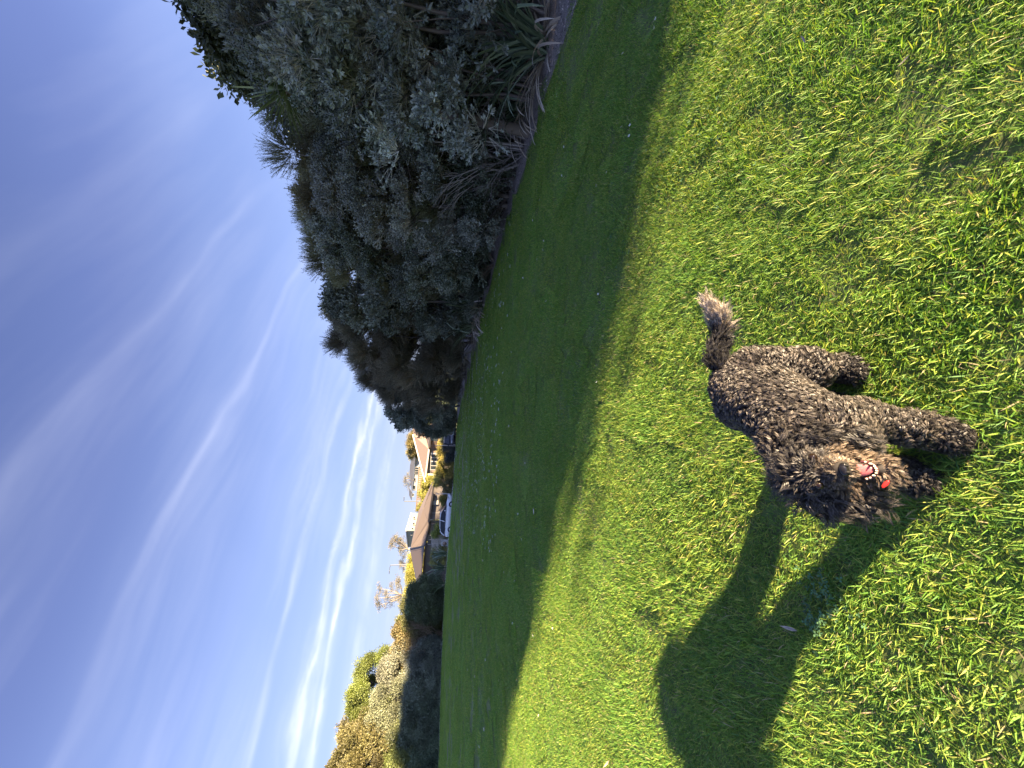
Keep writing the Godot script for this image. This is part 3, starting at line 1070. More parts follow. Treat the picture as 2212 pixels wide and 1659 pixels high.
func flax_leaf(length: float, width: float, droop: float, kink: float, fold := 0.5) -> ArrayMesh:
	# sword leaf growing along +y and arching to +z, folded along its rib, a few mm thick at the rib
	var b := MB.new()
	var n := 9
	var p := Vector3.ZERO
	var ang := 0.0
	var pts := []
	var dirs := []
	for i in n + 1:
		pts.append(p)
		dirs.append(Vector3(0, cos(ang), sin(ang)))
		p += Vector3(0, cos(ang), sin(ang)) * length / n
		ang += droop / n * (0.4 + 1.3 * i / n)
		if i == 6: ang += kink
	for i in n:
		var t0 := float(i) / n
		var t1 := float(i + 1) / n
		var w0 := width * (0.55 + 0.45 * minf(1.0, t0 * 3.0)) * pow(1.0 - t0, 0.45)
		var w1 := width * (0.55 + 0.45 * minf(1.0, t1 * 3.0)) * pow(maxf(1.0 - t1, 0.0), 0.45)
		var n0: Vector3 = Vector3(1, 0, 0).cross(dirs[i])
		var n1: Vector3 = Vector3(1, 0, 0).cross(dirs[i + 1])
		for s in [-1.0, 1.0]:
			var a0: Vector3 = pts[i] + Vector3(s * w0, 0, 0) - n0 * w0 * fold
			var a1: Vector3 = pts[i + 1] + Vector3(s * w1, 0, 0) - n1 * w1 * fold
			if s > 0: b.quad(pts[i], a0, a1, pts[i + 1])
			else: b.quad(a0, pts[i], pts[i + 1], a1)
	return b.mesh()
var FLAX := []
var FLAX_M := []
func flax(label: String, p: Vector3, h: float, count: int, dead: int, group := "flax clumps along the planting", spread := 1.0) -> Node3D:
	if FLAX.is_empty():
		for i in 5: FLAX.append(flax_leaf(1.0, rf(0.020, 0.028), rf(0.5, 1.7), rf(0.0, 1.4) if i > 2 else 0.0))
		for c in [lin(0.10, 0.14, 0.075), lin(0.075, 0.115, 0.07), lin(0.20, 0.25, 0.16)]:
			var m := leafmat("flax_leaf_%d" % FLAX_M.size(), 0.32, 0.15)
			m.albedo_color = c
			FLAX_M.append(m)
		for c in [lin(0.52, 0.46, 0.37), lin(0.38, 0.31, 0.23)]:
			var m := leafmat("dead_flax_leaf_%d" % FLAX_M.size(), 0.7, 0.2)
			m.albedo_color = c
			FLAX_M.append(m)
	var t := thing("flax_bush", label, "flax", p, group)
	for i in count + dead:
		var is_dead := i >= count
		var a := rf(0, TAU)
		var s := h * rf(0.75, 1.2) * (0.75 if is_dead else 1.0)
		var lean := (rf(0.15, 0.75) if not is_dead else rf(0.9, 1.5)) * spread
		var bs := Basis(Vector3.UP, a) * Basis(Vector3.RIGHT, lean)
		part(t, "dead_leaf" if is_dead else "leaf", FLAX[rng.randi() % 5], FLAX_M[3 + rng.randi() % 2] if is_dead else FLAX_M[rng.randi() % 3], Transform3D(bs.scaled_local(Vector3(s, s, s)), Vector3(rf(-0.18, 0.18), 0.02, rf(-0.18, 0.18))))
	return t

func twiggy(label: String, called: String, p: Vector3, h: float, spread: float, col: Color, stems: int, depth: int, lean := Vector3.ZERO, group := "") -> Node3D:
	# bare branching shrub
	var t := thing(called, label, "shrub", p, group)
	var b := MB.new()
	for s in stems:
		var a := TAU * s / stems + rf(-0.3, 0.3)
		grow(b, Vector3(cos(a) * 0.06, 0, sin(a) * 0.06), (Vector3.UP + Vector3(cos(a), 0, sin(a)) * spread * rf(0.4, 1.0) + lean).normalized(), h * 0.45, 0.012 * sqrt(h) * 1.4, depth)
	part(t, "branches", b.mesh(), mat("twig_" + str(col.to_rgba32()), col, 0.9, false))
	return t
func grow(b: MB, p: Vector3, d: Vector3, l: float, r: float, depth: int) -> void:
	var m := p + d * l * 0.5 + rdir() * l * 0.07
	var e := p + d * l + rdir() * l * 0.09
	b.tube([p, m, e], [r, r * 0.8, r * 0.6], 4, false)
	if depth <= 0: return
	for i in 3:
		grow(b, m.lerp(e, rf(0.0, 1.0)), (d + rdir() * 0.55 + Vector3.UP * 0.12).normalized(), l * rf(0.55, 0.8), r * 0.55, depth - 1)

func build_shrubs() -> void:
	var sil := [sprig_silver(), sprig_silver()]
	var sml := [sprig_small(0.042, 11), sprig_small(0.036, 12)]
	var fea := [sprig_feather(), sprig_feather()]
	var mleaf := leafmat("matt_grey_leaf", 0.55, 0.25)
	var mgloss := leafmat("glossy_small_leaf", 0.38, 0.2)
	var mfeather := leafmat("needle_leaf", 0.6, 0.3)
	var msun := leafmat("thin_yellow_leaf", 0.5, 0.8)
	var silver_a := Color(0.17, 0.22, 0.175)
	var silver_b := Color(0.56, 0.62, 0.55)
	var gs := "tall shrubs behind the mulch bed"
	var spec := [
		# called, label, py, back, vtop, rx, options
		["silver_shrub", "tall grey-leaved shrub with pale leggy top shoots beside the flax", 20, 1.7, 345, 1.5, 1.6, {"sprig": sil, "mat": mleaf, "col_a": silver_a * 0.8, "col_b": silver_b * 0.7, "lumps": 70, "per": 30, "lump": 0.19, "low": 0.2, "bark_r": 0.017, "stems": 6}],
		["silver_shrub", "silvery shrub with rosettes of pale leaves over the flax clump", 165, 1.0, 640, 1.3, 1.1, {"sprig": sil, "mat": mleaf, "col_a": silver_a, "col_b": silver_b, "lumps": 50, "per": 26, "lump": 0.2, "low": 0.2, "bark_r": 0.015, "stems": 6}],
		["silver_shrub", "leggy silver shrub with bare pale stems below the cabbage tree", 285, 0.9, 700, 0.95, 0.9, {"sprig": sil, "mat": mleaf, "col_a": silver_a, "col_b": silver_b * 1.1, "lumps": 22, "per": 20, "lump": 0.24, "low": 0.4, "bark_r": 0.014, "stems": 5, "bark": mat("pale_bark", lin(0.36, 0.33, 0.30), 0.85, false)}],
		["tea_tree", "dark needle-leaved tree behind the cabbage tree head", 345, 2.4, 585, 1.5, 1.5, {"sprig": fea, "mat": mfeather, "col_a": Color(0.161, 0.196, 0.115), "col_b": Color(0.298, 0.321, 0.196), "lumps": 60, "per": 50, "lump": 0.2, "low": 0.06, "size": 1.1}],
		["tea_tree", "fine-leaved olive tree standing between the small-leaved shrubs", 400, 2.6, 640, 1.5, 1.5, {"sprig": fea, "mat": mfeather, "col_a": Color(0.173, 0.173, 0.092), "col_b": Color(0.321, 0.298, 0.173), "lumps": 56, "per": 50, "lump": 0.2, "low": 0.06, "size": 1.2}],
		["small_leaved_shrub", "dense shrub glittering with tiny pale leaves next to the bare twigs", 410, 1.2, 700, 1.7, 1.5, {"sprig": sml, "mat": mgloss, "col_a": Color(0.10, 0.125, 0.09), "col_b": Color(0.42, 0.45, 0.40), "lumps": 80, "per": 60, "lump": 0.19, "low": 0.04, "size": 1.15}],
		["small_leaved_shrub", "dense dark green shrub with pale-backed leaves beside the olive tree", 510, 1.5, 690, 1.9, 1.6, {"sprig": sml, "mat": mgloss, "col_a": Color(0.09, 0.125, 0.075), "col_b": Color(0.36, 0.40, 0.33), "lumps": 84, "per": 66, "lump": 0.19, "low": 0.03, "size": 1.3}],
		["tea_tree", "spiky-topped needle tree rising over the dark green shrub", 545, 3.2, 655, 1.7, 1.7, {"sprig": fea, "mat": mfeather, "col_a": Color(0.173, 0.196, 0.103), "col_b": Color(0.321, 0.332, 0.184), "lumps": 60, "per": 60, "lump": 0.2, "low": 0.1, "upward": 1.0, "size": 1.3}],
		["grey_shrub", "grey-green shrub with upright leafy shoots above the far flax", 630, 1.7, 705, 1.9, 1.7, {"sprig": sil, "mat": mleaf, "col_a": Color(0.12, 0.15, 0.105), "col_b": Color(0.34, 0.38, 0.31), "lumps": 90, "per": 56, "lump": 0.2, "low": 0.05, "upward": 0.9, "size": 1.1}],
		["kanuka_tree", "dark feathery kanuka tree leaning over the lawn edge", 725, 2.0, 720, 2.3, 2.0, {"sprig": fea, "mat": mfeather, "col_a": Color(0.12, 0.125, 0.08), "col_b": Color(0.30, 0.28, 0.20), "lumps": 80, "per": 90, "lump": 0.19, "low": 0.04, "upward": 0.7, "size": 1.5}],
		["kanuka_tree", "lower dark feathery tree next to the end shrubs", 800, 2.3, 790, 2.2, 2.0, {"sprig": fea, "mat": mfeather, "col_a": Color(0.12, 0.125, 0.085), "col_b": Color(0.29, 0.28, 0.21), "lumps": 70, "per": 90, "lump": 0.19, "low": 0.03, "upward": 0.7, "size": 1.6}],
		["grey_shrub", "grey-green leafy shrub at the end of the planting by the road", 868, 2.2, 835, 2.4, 2.2, {"sprig": sil, "mat": mleaf, "col_a": Color(0.10, 0.13, 0.085), "col_b": Color(0.33, 0.38, 0.31), "lumps": 70, "per": 52, "lump": 0.18, "low": 0.03, "size": 1.3}],
		["grey_shrub", "rounded end shrub of the planting nearest the parked off-roader", 908, 1.6, 882, 1.6, 1.5, {"sprig": sil, "mat": mleaf, "col_a": Color(0.10, 0.13, 0.085), "col_b": Color(0.31, 0.36, 0.29), "lumps": 46, "per": 46, "lump": 0.2, "low": 0.03, "size": 1.3}],
		["poplar_tree", "yellow autumn tree catching the sun behind the planting", 455, 6.0, 618, 1.6, 1.6, {"sprig": sml, "mat": msun, "col_a": Color(0.36, 0.30, 0.05), "col_b": Color(0.46, 0.40, 0.09), "lumps": 50, "per": 40, "lump": 0.2, "low": 0.25, "size": 1.5}],
		["poplar_tree", "small yellowing tree peeping over the feathery kanuka", 690, 5.0, 705, 1.6, 1.6, {"sprig": sml, "mat": msun, "col_a": Color(0.28, 0.24, 0.06), "col_b": Color(0.36, 0.32, 0.10), "lumps": 36, "per": 36, "lump": 0.2, "low": 0.3, "size": 1.6}],
	]
	for s in spec:
		var p := place(s[2], s[3])
		var h := top_at(s[4], s[2], p)
		s[7]["group"] = gs
		shrub(s[0], s[1], "shrub" if "shrub" in s[0] else "tree", p, h, s[5], s[6], s[7])
	# continuation of the planting beyond the frame, which shades the far lawn
	shrub("tea_tree", "tall tea tree inside the planting behind the silver shrubs", "tree", Vector3(9.6, 0, -4.2), 7.0, 2.2, 2.0, {"sprig": fea, "mat": mfeather, "col_a": Color(0.161, 0.195, 0.115), "col_b": Color(0.298, 0.321, 0.195), "lumps": 60, "per": 50, "lump": 0.2, "low": 0.1, "size": 1.7, "group": gs})
	shrub("tea_tree", "wide tea tree deep in the planting behind the cabbage tree", "tree", Vector3(8.4, 0, -9.5), 6.2, 2.4, 2.6, {"sprig": fea, "mat": mfeather, "col_a": Color(0.161, 0.195, 0.115), "col_b": Color(0.298, 0.321, 0.195), "lumps": 60, "per": 50, "lump": 0.2, "low": 0.05, "size": 1.7, "group": gs})
	shrub("tea_tree", "dense tea tree deep in the planting behind the glittering shrub", "tree", Vector3(8.0, 0, -14.5), 6.2, 2.4, 3.0, {"sprig": fea, "mat": mfeather, "col_a": Color(0.161, 0.195, 0.115), "col_b": Color(0.298, 0.321, 0.195), "lumps": 60, "per": 50, "lump": 0.2, "low": 0.05, "size": 1.7, "group": gs})
	# low undergrowth that closes the foot of the planting
	for q in [[95, 2.6, 2.0, "low dark undergrowth shrub behind the large flax"], [225, 2.4, 1.9, "low undergrowth shrub behind the broad-leaved flax"], [330, 2.0, 1.7, "low undergrowth shrub behind the dead twigs"], [450, 1.7, 1.6, "low undergrowth shrub at the foot of the glittering shrub"], [580, 1.3, 1.6, "low glossy shrub at the foot of the spiky needle tree"], [30, 3.2, 2.6, "low undergrowth shrub deep behind the tall grey-leaved shrub"], [150, 3.6, 2.6, "low undergrowth shrub deep behind the silvery shrub"], [265, 3.6, 2.6, "low undergrowth shrub behind the cabbage tree trunk"], [390, 3.4, 2.4, "low undergrowth shrub under the olive tea tree"]]:
		shrub("low_shrub", q[3], "shrub", place(q[0], q[1]), q[2], 1.3, 1.2, {"sprig": sml, "mat": mgloss, "col_a": Color(0.06, 0.085, 0.05), "col_b": Color(0.14, 0.17, 0.11), "lumps": 40, "per": 40, "lump": 0.25, "low": 0.0, "size": 1.2, "group": gs, "bark_r": 0.02})
	# tall shelter trees farther back, hidden by the planting: their shade covers the far lawn
	var big := [clump_far(0.55, 0.20, 90, 0.5)]
	shrub("shelter_tree", "broad-crowned shelter tree at the near end of the belt", "tree", Vector3(19.0, 0, 0.7), 11.0, 3.4, 3.9, {"sprig": big, "mat": mfeather, "col_a": Color(0.05, 0.07, 0.035), "col_b": Color(0.11, 0.13, 0.06), "lumps": 80, "per": 15, "lump": 0.22, "low": 0.33, "size": 1.3, "group": "shelter belt trees behind the planting", "bark_r": 0.06})
	for q in [[19.0, -5.0, 16.5, "shelter-belt tree farthest back along the planting"], [19.0, -11.0, 17.5, "tallest shelter-belt tree behind the planting"], [19.5, -17.0, 17.0, "shelter-belt tree behind the large flax and silver shrubs"], [19.0, -23.0, 15.0, "shelter-belt tree behind the cabbage tree"], [18.5, -27.0, 13.0, "last shelter-belt tree behind the glittering shrub"]]:
		shrub("shelter_tree", q[3], "tree", Vector3(q[0], 0, q[1]), q[2], 3.6, 4.2, {"sprig": big, "mat": mfeather, "col_a": Color(0.05, 0.07, 0.035), "col_b": Color(0.11, 0.13, 0.06), "lumps": 110, "per": 24, "lump": 0.26, "low": 0.0, "size": 1.5, "prof": 0.3, "group": "shelter belt trees behind the planting", "bark_r": 0.06})
	# cabbage tree
	cabbage_tree(place(258, 0.55), 0.0)
	# flax
	flax("large green flax with drooping dead leaves at the mulch edge", place(60, 1.1), 1.9, 62, 44)
	var fx := get_node("flax_bush")
	var big_leaf := part(fx, "leaf", flax_leaf(1.9, 0.055, 1.5, 0.25, 0.3), leafmat("pale_flax_leaf", 0.35, 0.15), Transform3D(Basis(Vector3.UP, -2.2) * Basis(Vector3.RIGHT, 0.75), Vector3(-0.15, 0.05, 0.1)))
	mats["pale_flax_leaf"].albedo_color = lin(0.34, 0.42, 0.33)
	big_leaf.set_meta("label", "broad pale leaf arching out over the mulch")
	flax("broad-leaved flax under the silvery shrub", place(190, 1.3), 1.7, 54, 40)
	flax("flax clump with bleached broken leaves below the grey-green shrub", place(655, 0.8), 2.2, 34, 30)
	flax("low flax clump beside the dark kanuka", place(700, 0.7), 2.0, 28, 22)
	# single long leaf arching over the mulch and the bare twigs
	twiggy("tangle of dead grey twigs under the leggy silver shrub", "dead_shrub", place(300, 0.7), 1.5, 1.0, lin(0.20, 0.18, 0.17), 9, 3, Vector3.ZERO, "bare dead shrubs")
	twiggy("heap of dry twigs between flax and dark green shrub", "dead_shrub", place(360, 0.8), 1.3, 1.2, lin(0.13, 0.11, 0.10), 8, 3, Vector3.ZERO, "bare dead shrubs")
	twiggy("pale bare branches reaching up through the silver leaves", "dead_shrub", place(330, 0.9), 2.6, 0.5, lin(0.32, 0.29, 0.26), 5, 3, Vector3.ZERO, "bare dead shrubs")
	twiggy("low brown twigs at the foot of the dark green shrub", "dead_shrub", place(560, 0.5), 0.8, 1.5, lin(0.22, 0.17, 0.13), 9, 2, Vector3.ZERO, "bare dead shrubs")

func cabbage_tree(p: Vector3, _s: float) -> void:
	var t := thing("cabbage_tree", "cabbage tree with a spiky head of sword leaves above the silver shrubs", "tree", p)
	var y := top_at(628, 258, p)
	var b := MB.new()
	b.tube([Vector3(0, -0.05, 0), Vector3(0.05, y * 0.35, 0.03), Vector3(0.0, y * 0.7, 0), Vector3(-0.02, y, 0)], [0.11, 0.09, 0.08, 0.07], 9)
	part(t, "trunk", b.mesh(), mat("cabbage_tree_bark", lin(0.17, 0.14, 0.11), 0.95, false))
	var lv := []
	for i in 4: lv.append(flax_leaf(1.0, 0.030, rf(0.1, 0.7), 0.0, 0.35))
	var live := [leafmat("cabbage_leaf", 0.4, 0.2), leafmat("cabbage_leaf_pale", 0.4, 0.2)]
	live[0].albedo_color = lin(0.19, 0.25, 0.11)
	live[1].albedo_color = lin(0.27, 0.33, 0.15)
	var dead := leafmat("dead_cabbage_leaf", 0.7, 0.1)
	dead.albedo_color = lin(0.48, 0.42, 0.30)
	for i in 96:
		var el := acos(rf(-0.35, 1.0))
		var bs := Basis(Vector3.UP, rf(0, TAU)) * Basis(Vector3.RIGHT, el)
		var s := rf(0.6, 0.95)
		part(t, "leaf", lv[rng.randi() % 4], live[rng.randi() % 2], Transform3D(bs.scaled_local(Vector3(s, s, s)), Vector3(0, y, 0)))
	for i in 34:
		var bs := Basis(Vector3.UP, rf(0, TAU)) * Basis(Vector3.RIGHT, rf(2.3, 3.0))
		var s := rf(0.6, 0.9)
		part(t, "dead_leaf", lv[rng.randi() % 4], dead, Transform3D(bs.scaled_local(Vector3(s, s, s)), Vector3(0, y - 0.05, 0)))
# ---------------------------------------------------------------- far side: shrubs, houses, road, cars
# points read off three enlarged cut-outs of the photograph
func qa(X: float, Y: float) -> Vector2: return Vector2((1560.0 + X * 0.18087) / 1.82279, (1650.0 + Y * 0.18083) / 1.82279)
func qb(X: float, Y: float) -> Vector2: return Vector2((1560.0 + X * 0.18087) / 1.82279, (1900.0 + Y * 0.18083) / 1.82279)
func qc(X: float, Y: float) -> Vector2: return Vector2((1440.0 + X * 0.24113) / 1.82279, (2100.0 + Y * 0.24111) / 1.82279)
func P3(q: Vector2, z: float) -> Vector3: return atz(q.x, q.y, z)

func place_far(py: float, back: float) -> Vector3:
	var r := ray(955, py)
	var h := Vector3(r.x, 0, r.z).normalized()
	var t := 20.0
	while t < 80.0 and (h * t).z > far_z((h * t).x): t += 0.1
	var p := h * (t + back)
	return Vector3(p.x, height(p.x, p.z), p.z)

func poly(b: MB, pts: Array, thick := Vector3.ZERO) -> void:
	# flat polygon (fan), with an underside and rim if thick is given
	for i in range(1, pts.size() - 1):
		b.tri(pts[0], pts[i], pts[i + 1])
	if thick != Vector3.ZERO:
		for i in range(1, pts.size() - 1):
			b.tri(pts[0] + thick, pts[i + 1] + thick, pts[i] + thick)
		for i in pts.size():
			var j := (i + 1) % pts.size()
			b.quad(pts[i], pts[i] + thick, pts[j] + thick, pts[j])
func slab(parent: Node, called: String, pts: Array, mt: Material, thick := Vector3(0, -0.08, 0)) -> MeshInstance3D:
	var b := MB.new()
	poly(b, pts, thick)
	return part(parent, called, b.mesh(), mt)
func wall(parent: Node, a: Vector3, c: Vector3, y0: float, mt: Material, deep := 0.2) -> MeshInstance3D:
	# upright wall under the line a-c down to y0
	var b := MB.new()
	var n := (c - a).cross(Vector3.UP).normalized()
	var off := Vector3(n.x, 0, n.z).normalized() * deep
	if off.z > 0.0: off = -off
	poly(b, [a, c, Vector3(c.x, y0, c.z), Vector3(a.x, y0, a.z)], off)
	return part(parent, "wall", b.mesh(), mt)
func bar(b: MB, a: Vector3, c: Vector3, w: float, d: float) -> void:
	var y := (c - a)
	var bs := basis_yf(y, Vector3(0, 0, 1) if absf(y.normalized().z) < 0.9 else Vector3.UP)
	b.box(Transform3D(bs, (a + c) * 0.5), Vector3(w, y.length(), d))
func window(parent: Node, a: Vector2, c: Vector2, z: float, bars: int, frame_m: Material, glass_m: Material, proud := 0.06) -> void:
	# a window given by two opposite corners in the photograph, standing on a wall at depth z
	var p := P3(a, z + proud)
	var q := P3(c, z + proud)
	var x0 := minf(p.x, q.x); var x1 := maxf(p.x, q.x)
	var y0 := minf(p.y, q.y); var y1 := maxf(p.y, q.y)
	var w := Node3D.new()
	w.name = "window"
	parent.add_child(w, true)
	var g := MB.new()
	g.box(Transform3D(Basis(), Vector3((x0 + x1) / 2, (y0 + y1) / 2, z + proud * 0.5)), Vector3(x1 - x0, y1 - y0, 0.03))
	part(w, "pane", g.mesh(), glass_m)
	var f := MB.new()
	var t := 0.07
	f.box(Transform3D(Basis(), Vector3((x0 + x1) / 2, y0, z + proud)), Vector3(x1 - x0 + t, t, 0.08))
	f.box(Transform3D(Basis(), Vector3((x0 + x1) / 2, y1, z + proud)), Vector3(x1 - x0 + t, t, 0.08))
	for i in bars + 1:
		f.box(Transform3D(Basis(), Vector3(lerpf(x0, x1, float(i) / bars), (y0 + y1) / 2, z + proud + 0.002)), Vector3(t, y1 - y0 - t, 0.08))
	part(w, "frame", f.mesh(), frame_m)

func ribbed(b: MB, e0: Vector3, e1: Vector3, r0: Vector3, r1: Vector3, n: int, r := 0.035) -> void:
	# standing ribs up a roof slope from the eave to the ridge
	for i in n + 1:
		var t := float(i) / n
		b.tube([e0.lerp(e1, t), r0.lerp(r1, t)], [r, r], 4, false)

func car(label: String, paint: Color, at: Vector3, yaw: float, group := "parked cars") -> Node3D:
	# small hatchback: nose towards +x of its own frame
	var t := thing("parked_car", label, "car", at, group)
	t.rotation.y = yaw
	var pm := mat("car_paint_" + str(paint.to_rgba32()), paint, 0.25, false)
	pm.clearcoat_enabled = true
	pm.clearcoat = 0.8
	var glass := mat("car_glass", lin(0.02, 0.025, 0.03), 0.08, false)
	var black := mat("black_plastic", lin(0.02, 0.02, 0.02), 0.6, false)
	# body sections: x, bottom y, belt y, half width at belt, half width at sill
	var S := [[-2.15, 0.45, 0.80, 0.62, 0.62], [-2.05, 0.28, 0.95, 0.80, 0.78], [-1.5, 0.22, 0.97, 0.86, 0.86], [-0.4, 0.2, 0.95, 0.88, 0.88], [0.6, 0.2, 0.92, 0.88, 0.88], [1.2, 0.22, 0.86, 0.87, 0.87], [1.8, 0.25, 0.74, 0.82, 0.84], [2.12, 0.30, 0.62, 0.70, 0.74], [2.2, 0.42, 0.54, 0.52, 0.55]]
	var b := MB.new()
	var ringn := 10
	for s in S:
		for k in ringn:
			var a := TAU * k / ringn + PI / ringn
			var cx := cos(a)
			var cy := sin(a)
			var px := signf(cx) * pow(absf(cx), 0.45)
			var pyy := signf(cy) * pow(absf(cy), 0.45)
			var hw: float = s[3] if cy > 0 else s[4]
			b.vert(Vector3(s[0], lerpf(s[1], s[2], 0.5 + 0.5 * pyy), px * hw), Vector3(0, pyy, px).normalized())
	for i in S.size() - 1:
		for k in ringn:
			var a := i * ringn + k
			var e := i * ringn + (k + 1) % ringn
			b.face(a, e, e + ringn); b.face(a, e + ringn, a + ringn)
	for e in [0, S.size() - 1]:
		for k in range(1, ringn - 1):
			b.face(e * ringn, e * ringn + k, e * ringn + k + 1)
	part(t, "body", b.mesh(), pm)
	# cabin: roof skin and dark glass
	var roof := [Vector3(-2.0, 0.96, 0), Vector3(-1.75, 1.30, 0), Vector3(-1.2, 1.45, 0), Vector3(-0.3, 1.49, 0), Vector3(0.35, 1.42, 0), Vector3(1.25, 0.88, 0)]
	var rb := MB.new()
	var gb := MB.new()
	for i in roof.size() - 1:
		var w0 := 0.62 if i > 0 else 0.74
		var w1 := 0.62 if i < roof.size() - 2 else 0.78
		var a: Vector3 = roof[i]
		var c: Vector3 = roof[i + 1]
		var tgt := gb if i == 0 or i == roof.size() - 2 else rb
		tgt.quad(a + Vector3(0, 0, -w0), c + Vector3(0, 0, -w1), c + Vector3(0, 0, w1), a + Vector3(0, 0, w0))
		for s in [-1.0, 1.0]:
			var al := Vector3(a.x, 0.93, s * 0.84)
			var cl := Vector3(c.x, 0.90, s * 0.84)
			gb.quad(a + Vector3(0, -0.03, s * w0), c + Vector3(0, -0.03, s * w1), cl, al)
			rb.quad(a + Vector3(0, 0, s * w0), c + Vector3(0, 0, s * w1), c + Vector3(0, -0.05, s * (w1 + 0.015)), a + Vector3(0, -0.05, s * (w0 + 0.015)))
	for s in [-1.0, 1.0]:
		for pl in [[-1.9, -1.55], [-0.45, -0.38]]:
			rb.tube([Vector3(pl[0], 0.95, s * 0.85), Vector3(pl[1], 1.40, s * 0.655)], [0.045, 0.04], 4, false)
	part(t, "roof", rb.mesh(), pm)
	part(t, "glazing", gb.mesh(), glass)
	for s in [-1.0, 1.0]:
		for wx in [-1.3, 1.35]:
			var w := MB.new()
			w.tube([Vector3(wx, 0.31, s * 0.66), Vector3(wx, 0.31, s * 0.87)], [0.31, 0.31], 18)
			var wh := part(t, "wheel", w.mesh(), black)
			var rm := MB.new()
			rm.tube([Vector3(wx, 0.31, s * 0.80), Vector3(wx, 0.31, s * 0.885)], [0.19, 0.17], 14)
			part(wh, "rim", rm.mesh(), mat("alloy_rim", lin(0.45, 0.45, 0.46), 0.35, false))
		var hl := MB.new()
		hl.box(Transform3D(Basis(Vector3.UP, s * -0.5), Vector3(1.98, 0.66, s * 0.62)), Vector3(0.22, 0.14, 0.34), 0.03)
		part(t, "headlight", hl.mesh(), mat("headlight_glass", lin(0.6, 0.62, 0.65), 0.1, false))
		var tl := MB.new()
		tl.box(Transform3D(Basis(Vector3.UP, s * 0.3), Vector3(-2.07, 0.82, s * 0.66)), Vector3(0.10, 0.20, 0.22), 0.02)
		part(t, "tail_light", tl.mesh(), mat("tail_light_red", lin(0.35, 0.01, 0.01), 0.2, false))
		var mi := MB.new()
		ellipsoid(mi, Vector3(0.72, 0.98, s * 0.95), Vector3(0.07, 0, 0), Vector3(0, 0.07, 0), Vector3(0, 0, 0.10), 8, 6)
		part(t, "mirror", mi.mesh(), pm)
	return t

func offroader(at: Vector3, yaw: float) -> void:
	# seen from behind, spare wheel on the tail gate; tail towards +z
	var t := thing("off_road_car", "white boxy off-roader with spare wheel on its tailgate, half behind the end shrub", "car", at, "parked cars")
	t.rotation.y = yaw
	var pm := mat("off_road_paint", lin(0.62, 0.66, 0.70), 0.3, false)
	var black := mat("black_plastic", lin(0.02, 0.02, 0.02), 0.6, false)
	var glass := mat("car_glass", lin(0.02, 0.025, 0.03), 0.08, false)
	var b := MB.new()
	b.box(Transform3D(Basis(), Vector3(0, 0.86, -2.0)), Vector3(1.76, 0.62, 4.1), 0.07)
	part(t, "body", b.mesh(), pm)
	b = MB.new()
	b.box(Transform3D(Basis(), Vector3(0, 1.45, -1.45)), Vector3(1.62, 0.62, 2.9), 0.10)
	part(t, "cabin", b.mesh(), pm)
	b = MB.new()
	b.box(Transform3D(Basis(), Vector3(0, 1.44, 0.012)), Vector3(1.25, 0.40, 0.03), 0.012)
	for s in [-1.0, 1.0]:
		b.box(Transform3D(Basis(), Vector3(s * 0.812, 1.46, -1.45)), Vector3(0.03, 0.36, 2.5), 0.012)
	part(t, "glazing", b.mesh(), glass)
	b = MB.new()
	b.box(Transform3D(Basis(), Vector3(0, 0.50, 0.10)), Vector3(1.72, 0.20, 0.22), 0.04)
	part(t, "bumper", b.mesh(), black)
	b = MB.new()
	b.tube([Vector3(0.12, 0.98, 0.06), Vector3(0.12, 0.98, 0.24), Vector3(0.12, 0.98, 0.28)], [0.37, 0.37, 0.30], 22)
	var sw := part(t, "spare_wheel", b.mesh(), black)
	b = MB.new()
	b.tube([Vector3(0.12, 0.98, 0.22), Vector3(0.12, 0.98, 0.295)], [0.22, 0.20], 18)
	part(sw, "rim", b.mesh(), mat("alloy_rim", lin(0.45, 0.45, 0.46), 0.35, false))
	for s in [-1.0, 1.0]:
		for z in [-0.75, -3.3]:
			b = MB.new()
			b.tube([Vector3(s * 0.62, 0.38, z), Vector3(s * 0.88, 0.38, z)], [0.38, 0.38], 18)
			part(t, "wheel", b.mesh(), black)
		b = MB.new()
		b.box(Transform3D(Basis(), Vector3(s * 0.78, 0.86, 0.06)), Vector3(0.14, 0.26, 0.06), 0.015)
		part(t, "tail_light", b.mesh(), mat("tail_light_red", lin(0.35, 0.01, 0.01), 0.2, false))

func street_lamp(label: String, top: Vector3, arm: Vector3) -> void:
	var y0 := height(top.x, top.z)
	var t := thing("street_lamp", label, "street lamp", Vector3(top.x, y0, top.z), "street lamps among the houses")
	var b := MB.new()
	b.tube([Vector3(0, 0, 0), Vector3(0, top.y - y0, 0)], [0.11, 0.07], 8)
	part(t, "pole", b.mesh(), mat("grey_steel", lin(0.12, 0.13, 0.14), 0.5, false))
	b = MB.new()
	var a := Vector3(0, top.y - y0, 0)
	var e := arm - Vector3(top.x, y0, top.z)
	b.tube([a, a.lerp(e, 0.5) + Vector3(0, 0.06, 0), e], [0.05, 0.045, 0.04], 6)
	part(t, "arm", b.mesh(), mat("grey_steel", lin(0.12, 0.13, 0.14), 0.5, false))
	b = MB.new()
	b.box(Transform3D(Basis(), e + (e - a).normalized() * 0.25), Vector3(0.6, 0.12, 0.25), 0.03)
	part(t, "lamp_head", b.mesh(), mat("grey_steel", lin(0.12, 0.13, 0.14), 0.5, false))

